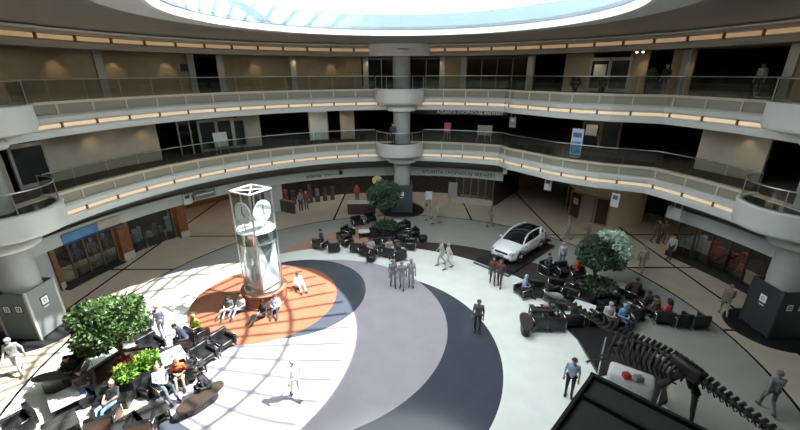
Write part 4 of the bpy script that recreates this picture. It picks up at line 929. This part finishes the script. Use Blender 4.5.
for i in range(12):
    q = 3.3+i*.3; p = cr(q); tg = (cr(q+.05)-cr(q-.05)).normalized(); sd_ = tg.cross(up).normalized(); dep = .95-.04*abs(i-4)
    for s in (-1, 1):
        mb = MB(); mb.tube([p+sd_*s*.08, p+sd_*s*.36-up*.12, p+sd_*s*.46-up*.42*dep, p+sd_*s*.36-up*.8*dep+tg*.1, p+sd_*s*.12-up*1.05*dep+tg*.12], [.05, .055, .05, .042, .03], 6); part('rib', mb)
# skull and jaw
hd2 = (pth[0]-pth[1]).normalized(); hd2.z = -.12; hd2.normalize(); sdv = hd2.cross(up).normalized(); s0 = pth[0]
mb = MB(); rows = []
for u, wv_, h1, h0 in ((-.05, .07, .1, -.04), (.08, .14, .17, -.06), (.25, .13, .18, -.03), (.45, .09, .12, -.02), (.62, .06, .07, -.02), (.7, .02, .02, -.01)):
    b_ = s0+hd2*u; rows.append([b_+sdv*wv_*a+up*z for a, z in ((-1, h0), (-.95, h1*.6), (-.4, h1), (.4, h1), (.95, h1*.6), (1, h0))])
mb.grid(rows, 0, True, closed=True); mb.face(rows[0]); mb.face(rows[-1][::-1]); sk_ = part('skull', mb, t, mat('grey_bone', (.16, .15, .14), .5))
mb = MB(); mb.tube([s0+sdv*.1-up*.08, s0+hd2*.35+sdv*.07-up*.2, s0+hd2*.6-up*.17, s0+hd2*.35-sdv*.07-up*.2, s0-sdv*.1-up*.08], .03, 6); part('lower_jaw', mb)
hip = cr(7.0); sh = cr(3.4); tg = (cr(7.1)-cr(6.9)).normalized(); sd_ = tg.cross(up).normalized()
mb = MB(); mb.rbox(hip-up*.02, (.95, .42, .5), .12, M=Matrix((tg, sd_, up)).transposed()); mb.tube([hip-up*.1, hip-up*.65-tg*.35], [.1, .07], 8); mb.tube([hip-up*.1, hip-up*.6+tg*.25], [.09, .06], 8); part('pelvis', mb)
for s, kf, ff in ((-1, Vector((.15, -.35, 0)), Vector((.72, -.1, 0))), (1, Vector((-.35, .25, 0)), Vector((.05, .95, 0)))):
    h0 = hip+sd_*s*.22-up*.1; kn = h0+kf+up*-.75; an = kn+(ff-kf)*.25-up*.78; ft = Vector((an.x, an.y, .09))+(ff-kf)*.25
    mb = MB(); mb.tube([h0, (h0+kn)/2, kn], [.15, .10, .14], 8); lg = part('thigh_bone', mb)
    mb = MB(); mb.tube([kn+sd_*.05, an+sd_*.04], [.10, .07], 8); mb.tube([kn-sd_*.05, an-sd_*.04], [.06, .05], 8); mb.tube([an, ft], [.07, .05], 8); part('shin_bone', mb)
    mb = MB()
    for k in (-1, 0, 1): mb.tube([ft, ft+Vector((-.26, .22, -.03))+sd_*k*.14+Vector((0, 0, -.02))], [.05, .03], 6)
    part('foot_bone', mb)
for s in (-1, 1):
    h0 = sh+sd_*s*.34-up*.35; el = h0+Vector((-.15, -.2, -.4)); wr = el+Vector((-.45, .05, -.1))
    mb = MB(); mb.tube([sh+sd_*s*.2-up*.02+tg*.35, h0], [.09, .05], 6); mb.tube([h0, el, wr], [.06, .045, .035], 6); ar = part('arm_bone', mb)
    for k in (-1, 0, 1): mb = MB(); mb.tube([wr, wr+Vector((-.18, .03*k, -.06)), wr+Vector((-.24, .07*k, -.14))], [.025, .02, .008], 5); part('claw', mb)
mb = MB(); mb.tube([hip+Vector((-.3, .35, -.1)), hip+Vector((-.3, .35, -2.2))], .025, 6); part('support_rod', mb, t, STEEL)
p = W(582, 362, 1.6); mb = MB(); mb.tube([Vector((7.35, 11.3, .12)), Vector((7.35, 11.3, 2.3))], .025, 6); part('support_rod', mb, t, STEEL)
mb = MB(); mb.tube([Vector((10.2, 7.75, 1.9)), Vector((10.2, 7.75, .0))], .025, 6); part('support_rod', mb, t, STEEL)
# ------------------------------------------------------------------ people
SKIN = [mat('skin_light', (.50, .30, .21), .5), mat('skin_tan', (.34, .19, .12), .5), mat('skin_dark', (.10, .055, .035), .5), mat('skin_muted', (.30, .25, .22), .6)]
SHOE = mat('shoe_dark', (.03, .025, .022), .5); EYE = mat('eye_dark', (.02, .015, .01), .3)
def V(*a): return Vector(a)
def body_mesh(name, J, head_dir=V(0, 1, 0)):
    """J: joints. capsules fused into one continuous skin by a voxel remesh, then painted by nearest bone"""
    caps = []
    def cap(a, b, ra, rb, slot): caps.append((a, b, ra, rb, slot))
    pv, ch_, nk, hd = J['pelvis'], J['chest'], J['neck'], J['head']
    upv = (ch_-pv).normalized(); sh_ = (J['shR']-J['shL']).normalized()
    cap(pv-sh_*.07, pv+sh_*.07, .125, .125, 2); cap(pv+upv*.04, pv+upv*.18, .13, .12, 1); cap(pv+upv*.18-sh_*.05, ch_-sh_*.07, .115, .12, 1); cap(pv+upv*.18+sh_*.05, ch_+sh_*.07, .115, .12, 1)
    cap(ch_-sh_*.08, ch_+sh_*.08, .125, .125, 1); cap(J['shL'], J['shR'], .065, .065, 1); cap(ch_, nk, .10, .06, 1); cap(nk, nk+(hd-nk)*.6, .053, .05, 0)
    hu = (hd-nk).normalized(); fw = (head_dir-hu*head_dir.dot(hu)).normalized(); sv = fw.cross(hu)
    cap(hd-fw*.012+hu*.03, hd-fw*.012+hu*.035, .098, .098, 0); cap(hd+fw*.025-hu*.045, hd+fw*.03-hu*.05, .068, .068, 0); cap(hd+fw*.05-hu*.085, hd+fw*.06-hu*.088, .036, .036, 0)
    cap(hd+fw*.088+hu*.01, hd+fw*.108-hu*.022, .010, .016, 0)
    for s in (-1, 1): cap(hd+sv*s*.093, hd+sv*s*.096-hu*.025, .018, .014, 0)
    for S_ in 'LR':
        a, b, c, e = J['sh'+S_], J['el'+S_], J['wr'+S_], J['ha'+S_]
        cap(a, b, .058, .043, 1); cap(b, c, .042, .029, 4); hdv = (e-c).normalized(); cap(c, c+hdv*.085, .030, .036, 0)
        sid = hdv.cross(V(0, 0, 1)); sid = (sid if sid.length > .1 else hdv.cross(V(1, 0, 0))).normalized(); nn = hdv.cross(sid)
        for k, ln in ((-1.5, .075), (-.5, .09), (.5, .085), (1.5, .065)):
            o_ = c+hdv*.09+sid*k*.021; cap(o_, o_+hdv*ln*.55, .0105, .0095, 0); cap(o_+hdv*ln*.55, o_+hdv*ln*.95+nn*.02, .0095, .008, 0)
        o_ = c+hdv*.03+sid*.035*(1 if S_ == 'L' else -1); cap(o_, o_+hdv*.05+sid*.035*(1 if S_ == 'L' else -1), .013, .010, 0)
        a, b, c, e = J['hi'+S_], J['kn'+S_], J['an'+S_], J['to'+S_]
        cap(a, b, .09, .06, 2); cap(b, c, .058, .042, 2); cap(c, e, .046, .036, 3); cap(c, c-(e-c).normalized()*.04, .045, .038, 3)
    bm = bmesh.new()
    for a, b, ra, rb, sl in caps:
        d = b-a; L = max(d.length, 1e-4); dn = d.normalized() if d.length > 1e-5 else V(0, 0, 1)
        R = dn.to_track_quat('Z', 'Y').to_matrix()
        n = 10; rows = []
        prof = [(-ra*cos(u), ra*sin(u)) for u in (.25, .8, 1.3)]+[(L+rb*sin(u), rb*cos(u)) for u in (.0, .5, 1.0, 1.4)]
        for z, r in prof: rows.append([bm.verts.new(a+R @ V(r*cos(2*pi*k/n), r*sin(2*pi*k/n), z)) for k in range(n)])
        for r0, r1 in zip(rows, rows[1:]):
            for k in range(n): bm.faces.new((r0[k], r0[(k+1) % n], r1[(k+1) % n], r1[k]))
        bm.faces.new(rows[0][::-1]); bm.faces.new(rows[-1])
    me = bpy.data.meshes.new(name); bm.to_mesh(me); bm.free()
    o = bpy.data.objects.new('tmp', me); COL.objects.link(o)
    md = o.modifiers.new('r', 'REMESH'); md.mode = 'VOXEL'; md.voxel_size = .011; md.use_smooth_shade = True
    m2 = o.modifiers.new('s', 'SMOOTH'); m2.factor = .5; m2.iterations = 2
    dg = bpy.context.evaluated_depsgraph_get(); out = bpy.data.meshes.new_from_object(o.evaluated_get(dg)); bpy.data.objects.remove(o)
    out.name = name
    import numpy as np
    n = len(out.polygons); cen = np.empty(n*3); out.polygons.foreach_get('center', cen); cen = cen.reshape(-1, 3)
    best = np.full(n, 1e9); sl_ = np.zeros(n, int)
    for a, b, ra, rb, sl in caps:
        a_, b_ = np.array(a), np.array(b); d = b_-a_; dd = max(d @ d, 1e-9); t_ = np.clip((cen-a_) @ d/dd, 0, 1)
        ds = np.linalg.norm(cen-(a_+t_[:, None]*d), axis=1)-(ra+(rb-ra)*t_); k = ds < best; best[k] = ds[k]; sl_[k] = sl
    out.materials.clear()
    for _ in range(5): out.materials.append(SKIN[0])
    out.polygons.foreach_set('material_index', sl_.astype(np.int32)); out.update()
    # hair: shell over the skull; eyes and mouth as small pieces
    mb = MB(); rows = []
    for th in [0, 15, 32, 50, 68, 86, 104, 118]:
        row = []
        for k in range(20):
            a = 2*pi*k/20; lim = 62+50*(1-cos(a))/2 if th > 62 else th; th_ = min(th, 58+62*(1-cos(a))/2)
            dv = fw*(sin(rad(th_))*cos(a))+sv*(sin(rad(th_))*sin(a))+hu*cos(rad(th_)); row.append(hd-fw*.014+hu*.033+dv*(.108+.004*sin(5*a)))
        rows.append(row)
    mb.grid(rows, 0, True, closed=True, flip=False)
    hair = (mb.v, mb.f)
    mb2 = MB(); 
    for k in range(14):
        a = rad(70+220*k/13); 
        p_ = hd-fw*.014+hu*.02+(fw*cos(a)+sv*sin(a))*.1; mb2.tube([p_+hu*.03, p_-hu*.08+(p_-hd)*.06, p_-hu*.20+(p_-hd)*.02-fw*.02], [.022, .03, .016], 6)
    ey = MB()
    for s in (-1, 1): ey.lathe(hd+fw*.083+sv*s*.032+hu*.012, [(0, -.009), (.009, 0), (0, .009)], 8)
    ey.tube([hd+fw*.096-sv*.02-hu*.058, hd+fw*.100-hu*.06, hd+fw*.096+sv*.02-hu*.058], .005, 5)
    return out, mb, mb2, ey
def pose_stand(sw=.0, lean=0, arm=.06):
    return dict(pelvis=V(0, 0, .95), chest=V(0, .01+lean, 1.34), neck=V(0, .01+lean, 1.50), head=V(0, .03+lean, 1.61), shL=V(-.17, .0+lean, 1.42), shR=V(.17, 0+lean, 1.42),
      elL=V(-.23, -.03-sw*.3+lean, 1.14), elR=V(.23, -.03+sw*.3+lean, 1.14), wrL=V(-.24, arm-sw*.55+lean, .91), wrR=V(.24, arm+sw*.55+lean, .91), haL=V(-.24, arm+.03-sw*.6+lean, .83), haR=V(.24, arm+.03+sw*.6+lean, .83),
      hiL=V(-.09, 0, .92), hiR=V(.09, 0, .92), knL=V(-.10, .03+sw*.42, .50+abs(sw)*.03), knR=V(.10, .03-sw*.15, .50), anL=V(-.10, -.02+sw*.62, .085), anR=V(.10, -.05-sw*.75, .085+abs(sw)*.14), toL=V(-.12, .14+sw*.62, .04), toR=V(.12, .1-sw*.72, .04+abs(sw)*.02))
def pose_sit(rec=0, out=0, hands='lap', low=0):
    z = .53-low; b = -rec
    return dict(pelvis=V(0, 0, z), chest=V(0, b*.8+.02, z+.39-rec*.12), neck=V(0, b*1.1+.03, z+.54-rec*.18), head=V(0, b*1.15+.07, z+.65-rec*.2), shL=V(-.17, b*.95+.02, z+.46-rec*.15), shR=V(.17, b*.95+.02, z+.46-rec*.15),
      elL=V(-.25, b*.6+.05, z+.20), elR=V(.25, b*.6+.05, z+.20), wrL=V(-.12, b*.4+.26, z+.17), wrR=V(.12, b*.4+.24, z+.16), haL=V(-.05, b*.3+.30, z+.15), haR=V(.04, b*.3+.29, z+.16),
      hiL=V(-.09, .02, z-.01), hiR=V(.09, .02, z-.01), knL=V(-.12, .44, z+.02+low*.55), knR=V(.12, .45, z+.02+low*.4), anL=V(-.12, .46+out, .085), anR=V(.13, .48+out*.8, .085), toL=V(-.14, .62+out, .05+out*.1), toR=V(.16, .64+out*.8, .05+out*.1))
POSES = {}
for nm, J in (('stand', pose_stand()), ('walk', pose_stand(.36)), ('stroll', pose_stand(.2, .02)), ('sit', pose_sit()), ('lounge', pose_sit(.24, .26)), ('floor', pose_sit(.12, .28, low=.38)), ('bend', pose_sit(-.22, .02))):
    POSES[nm] = body_mesh('body_'+nm, J)
HAIRM = {}
def person(pose, loc, rz, lab, skin=0, top=(.3, .3, .3), legs=(.05, .06, .1), hair=(.03, .02, .015), sleeves=True, longh=False, cat='person', shoe=None, z=0, sc=1, bald=False):
    me, hb, lh, ey = POSES[pose]
    t = thing('person', lab, 'person', (loc[0], loc[1], z), rz); t.scale = (sc, sc, sc)
    o = link(bpy.data.objects.new('body', me), t)
    tm = mat('cl%s' % (top,), top, .8); lm = mat('cl%s' % (legs,), legs, .8); sh = mat('cl%s' % (shoe,), shoe, .6) if shoe else SHOE
    for i, q in enumerate((SKIN[skin], tm, lm, sh, tm if sleeves else SKIN[skin])):
        o.material_slots[i].link = 'OBJECT'; o.material_slots[i].material = q
    hm = mat('hair%s' % (hair,), hair, .6)
    if not bald: obj('hair', hb, hm, t)
    if longh: obj('long_hair', lh, hm, t)
    obj('face_features', ey, EYE, t)
    return t
def put(pose, px, py, face, lab, z=0, **k):
    if pose in ('walk', 'stroll', 'stand') and 'hair' not in k: k['hair'] = tuple(c*.7 for c in k['top']); k.setdefault('skin', 3)
    p = W(px, py, z if pose in ('stand', 'walk', 'stroll') else z+(.1 if pose == 'floor' else .5)); return person(pose, (p.x, p.y), rad(face), lab, z=z, **k)
# around the clock
put('floor', 241, 309, 160, 'person in white top with long hair sitting at the left foot of the clock', top=(.62, .6, .58), legs=(.25, .3, .4), longh=True, hair=(.10, .05, .02))
put('floor', 229, 310, 170, 'person in dark patterned clothes sitting left of the clock with legs out', top=(.10, .11, .13), legs=(.3, .32, .34), sleeves=False)
put('floor', 276, 309, 190, 'person in pale blue shirt sitting in front of the orange drum', top=(.42, .50, .66), legs=(.03, .03, .05))
put('floor', 263, 315, 150, 'person in black crouching beside the pale blue shirt before the drum', top=(.03, .03, .035), legs=(.04, .04, .05), skin=1)
put('floor', 299, 286, 215, 'person in white reclining on the orange disc right of the clock', top=(.72, .72, .72), legs=(.6, .6, .6), hair=(.04, .03, .02))
# left group
put('sit', 197, 329, 160, 'person in lime green vest seated in the back row of the left group', top=(.35, .45, .06), legs=(.05, .05, .09), hair=(.3, .26, .2))
put('bend', 186, 338, 120, 'person in dark navy clothes leaning beside the lime vest', top=(.03, .035, .07), legs=(.04, .04, .05))
put('lounge', 163, 384, -125, 'man in pale blue shirt and grey trousers lounging in the left group', top=(.52, .60, .74), legs=(.10, .13, .17), hair=(.25, .17, .13))
put('bend', 181, 372, -160, 'person in orange red top with tan trousers in the left group', top=(.55, .13, .05), legs=(.5, .42, .3), hair=(.28, .12, .05))
put('bend', 209, 385, 120, 'person in black hood behind the dark oval bench on the sunlit floor', top=(.02, .02, .025), legs=(.03, .03, .03))
put('lounge', 111, 402, 170, 'bald man in dark grey shirt and blue jeans lounging at the bottom left', top=(.05, .05, .06), legs=(.20, .33, .55), sleeves=False, bald=True, shoe=(.5, .5, .5))
put('sit', 72, 372, 200, 'person in black with white papers behind the white table at the left', top=(.03, .03, .03), legs=(.04, .04, .05))
put('sit', 83, 386, -120, 'person in blue jeans half hidden by the sunlit tree', top=(.12, .10, .10), legs=(.14, .24, .45))
# far group
put('sit', 322, 240, 120, 'person in dark jacket with pale collar on the rose floor', top=(.05, .06, .10), legs=(.04, .04, .05))
put('sit', 371, 249, 200, 'person in grey and white seated at the front of the far group', top=(.4, .38, .38), legs=(.05, .05, .06), skin=1)
put('sit', 389, 249, 200, 'person in pale top seated right of centre in the far group', top=(.42, .36, .34), legs=(.05, .05, .06))
put('sit', 398, 252, 150, 'person in black seated at the right end of the far group', top=(.05, .05, .05), legs=(.05, .05, .06), skin=1)
# right group
put('sit', 524, 288, -110, 'man in pale blue cap and blue shirt facing the white floor', top=(.28, .38, .60), legs=(.06, .06, .08), hair=(.35, .45, .6))
put('sit', 608, 316, 180, 'person in white shirt and cap seated by the white topped table', top=(.58, .56, .56), legs=(.06, .06, .07), hair=(.35, .35, .36))
put('sit', 622, 318, 190, 'person in bright blue shirt and cap seated beside the person in white', top=(.16, .36, .62), legs=(.05, .06, .12), hair=(.14, .3, .5))
put('sit', 668, 314, 30, 'person in crimson top seated in the right row of chairs', top=(.50, .04, .09), legs=(.04, .04, .05), longh=True)
put('sit', 655, 311, 20, 'person in brown top seated left of the crimson top', top=(.18, .11, .07), legs=(.06, .05, .05))
put('sit', 648, 306, 10, 'person in black seated third from the right row end', top=(.03, .03, .03), legs=(.04, .04, .05), skin=2)
put('sit', 577, 271, 20, 'person in orange red top seated near the right tree', top=(.55, .09, .05), legs=(.05, .05, .06), skin=1)
put('sit', 635, 292, -30, 'person in dark brown seated beside the right planter', top=(.06, .04, .03), legs=(.04, .04, .05), skin=2)
put('sit', 549, 266, 30, 'person in dark blue grey seated nearest the car', top=(.08, .09, .13), legs=(.04, .04, .05))
# walkers
put('walk', 22, 374, 200, 'grey blurred walker on the sunlit floor at the far left', top=(.42, .42, .42), legs=(.36, .36, .36))
put('stand', 164, 338, 180, 'person in lavender standing behind the sunlit tree', top=(.5, .48, .66), legs=(.42, .42, .5), hair=(.2, .18, .2))
put('stroll', 393, 287, 190, 'person in dark grey standing on the mauve circle, left of three', top=(.24, .23, .25), legs=(.25, .24, .27))
put('stroll', 402, 289, 170, 'person in mid grey standing on the mauve circle, middle of three', top=(.30, .285, .315), legs=(.30, .29, .32))
put('stand', 411, 287, 180, 'person in pale grey standing on the mauve circle, right of three', top=(.34, .32, .36), legs=(.33, .31, .35))
put('walk', 441, 265, 90, 'walker in grey green at the white floor edge, left of a pair', top=(.38, .40, .37), legs=(.42, .44, .41))
put('walk', 448, 269, 100, 'walker in pale grey at the white floor edge, right of a pair', top=(.5, .52, .5), legs=(.46, .48, .45))
put('walk', 490, 227, -90, 'walker in brown grey left of the white car on the outer walk', top=(.22, .19, .15), legs=(.2, .17, .14))
put('walk', 429, 220, 100, 'walker in tan on the outer walk right of the far column', top=(.30, .25, .20), legs=(.3, .26, .22))
put('walk', 436, 224, 80, 'walker in beige on the outer walk behind the tan walker', top=(.36, .32, .26), legs=(.3, .27, .22))
put('stand', 477, 332, 160, 'person in slate grey walking on the dark blue crescent', top=(.10, .11, .13), legs=(.06, .065, .08))
put('stroll', 499, 287, 150, 'person in dull red beside the front of the car stand', top=(.13, .05, .05), legs=(.07, .06, .06))
put('stroll', 492, 284, 170, 'person in rust brown left of the dull red one by the car stand', top=(.12, .06, .05), legs=(.07, .06, .06))
put('stroll', 560, 268, 180, 'person in white top standing between the car and the right tree', top=(.45, .45, .46), legs=(.2, .2, .2))
put('walk', 567, 240, 60, 'walker in beige grey behind the chairs right of the car', top=(.28, .24, .18), legs=(.27, .23, .18))
put('walk', 586, 244, 70, 'walker in brown grey just left of the right tree', top=(.2, .17, .13), legs=(.2, .17, .13))
put('walk', 640, 272, -40, 'walker in grey tan right of the right tree', top=(.24, .21, .18), legs=(.2, .18, .15))
put('stroll', 654, 243, 200, 'person in brown at the mouth of the right corridor, left of two', top=(.10, .06, .035), legs=(.06, .04, .03), skin=1)
put('stroll', 661, 243, 170, 'person in dark brown at the mouth of the right corridor, right of two', top=(.08, .055, .04), legs=(.05, .04, .03), skin=1)
put('walk', 722, 316, -30, 'walker in tan and rose near the right sign pillar', top=(.28, .20, .16), legs=(.3, .28, .22))
put('walk', 765, 411, -20, 'walker in pale grey with a bag near the right edge of the photo', top=(.22, .23, .25), legs=(.10, .10, .11))
put('walk', 297, 398, 30, 'pale walker on the bright sunlit floor below the clock', top=(.75, .73, .72), legs=(.75, .73, .72), hair=(.4, .38, .38))
p = W(573, 392, 0); put('stand', 568, 396, 150, 'person in white and blue striped shirt beside the black booth', hair=(.02, .015, .01), skin=0, top=(.35, .42, .58), legs=(.02, .02, .03))
# people in the galleries
def gal(px, py, z, R, pose, lab, **k):
    p = pol(R, AZ(px, py, R), z); return person(pose, p, rad(180)-rad(AZ(px, py, R)), lab, z=z, **k)
gal(760, 80, Z3-.12, 20.6, 'stand', 'person in white shirt in the dark upper right opening', top=(.5, .48, .44))
gal(665, 80, Z3-.12, 17.6, 'stand', 'dark figure by the guard on the upper right gallery', top=(.03, .03, .03))
gal(372, 190, 0, 17.8, 'stand', 'person in pale shirt before the cafe, nearest the service counter', top=(.35, .33, .33))
gal(306, 200, 0, 18.4, 'stand', 'person in red top in the cafe front under the lettering', top=(.35, .05, .04))
gal(300, 198, 0, 18.2, 'stand', 'person in lilac grey at the left of the cafe front', top=(.25, .22, .28))
gal(357, 196, 0, 18.6, 'stand', 'person in orange red behind the service counter', top=(.40, .08, .04))
gal(676, 232, 0, 18.3, 'stand', 'person in pale top at the left end of the right shop', top=(.4, .4, .4), legs=(.05, .05, .05))
cb = pol(16.25, 90, Z2-.08)
person('stand', cb+Vector((.7, -1.1, 0)), rad(90), 'person in pale rose at the right round bay guard, middle level', top=(.16, .10, .09), z=cb.z)
person('stand', cb+Vector((-.2, -1.35, 0)), rad(120), 'person in blue grey at the right round bay guard, middle level', top=(.07, .09, .13), z=cb.z)
cb = pol(16.25, 0, Z2-.08)
person('stand', cb+Vector((-.5, -1.2, 0)), rad(180), 'person in dark clothes at the far round bay guard, middle level', top=(.06, .06, .07), z=cb.z)
# small carried and standing things
item('paper_stack', 'white papers on the edge of the sunlit left table', 'paper', (*W(66, 392, .5)[:2], .496), (.3, .22, .02), mat('paperw', (.75, .75, .75), .5), .5)
item('table_with_wares', 'white covered box table behind the booth rim', 'table', (*W(628, 388, .0)[:2], 0), (1.5, .8, .7), mat('linen', (.6, .6, .6), .6), rad(-35))
item('red_box', 'small red box on the white table behind the booth', 'box', (*W(626, 378, .7)[:2], .7), (.25, .25, .22), mat('redbox', (.45, .03, .03), .5))
item('grey_box', 'small grey box on the white table behind the booth', 'box', (*W(638, 381, .7)[:2], .7), (.3, .25, .22), mat('greybox', (.25, .27, .28), .5))
spot((13.6, 21.0, 12.9), 900, 9, (.85, 1, .92), .6, aim=(11.2, 18.0, 2.7))  # narrow spot added to brighten the right tree's crown
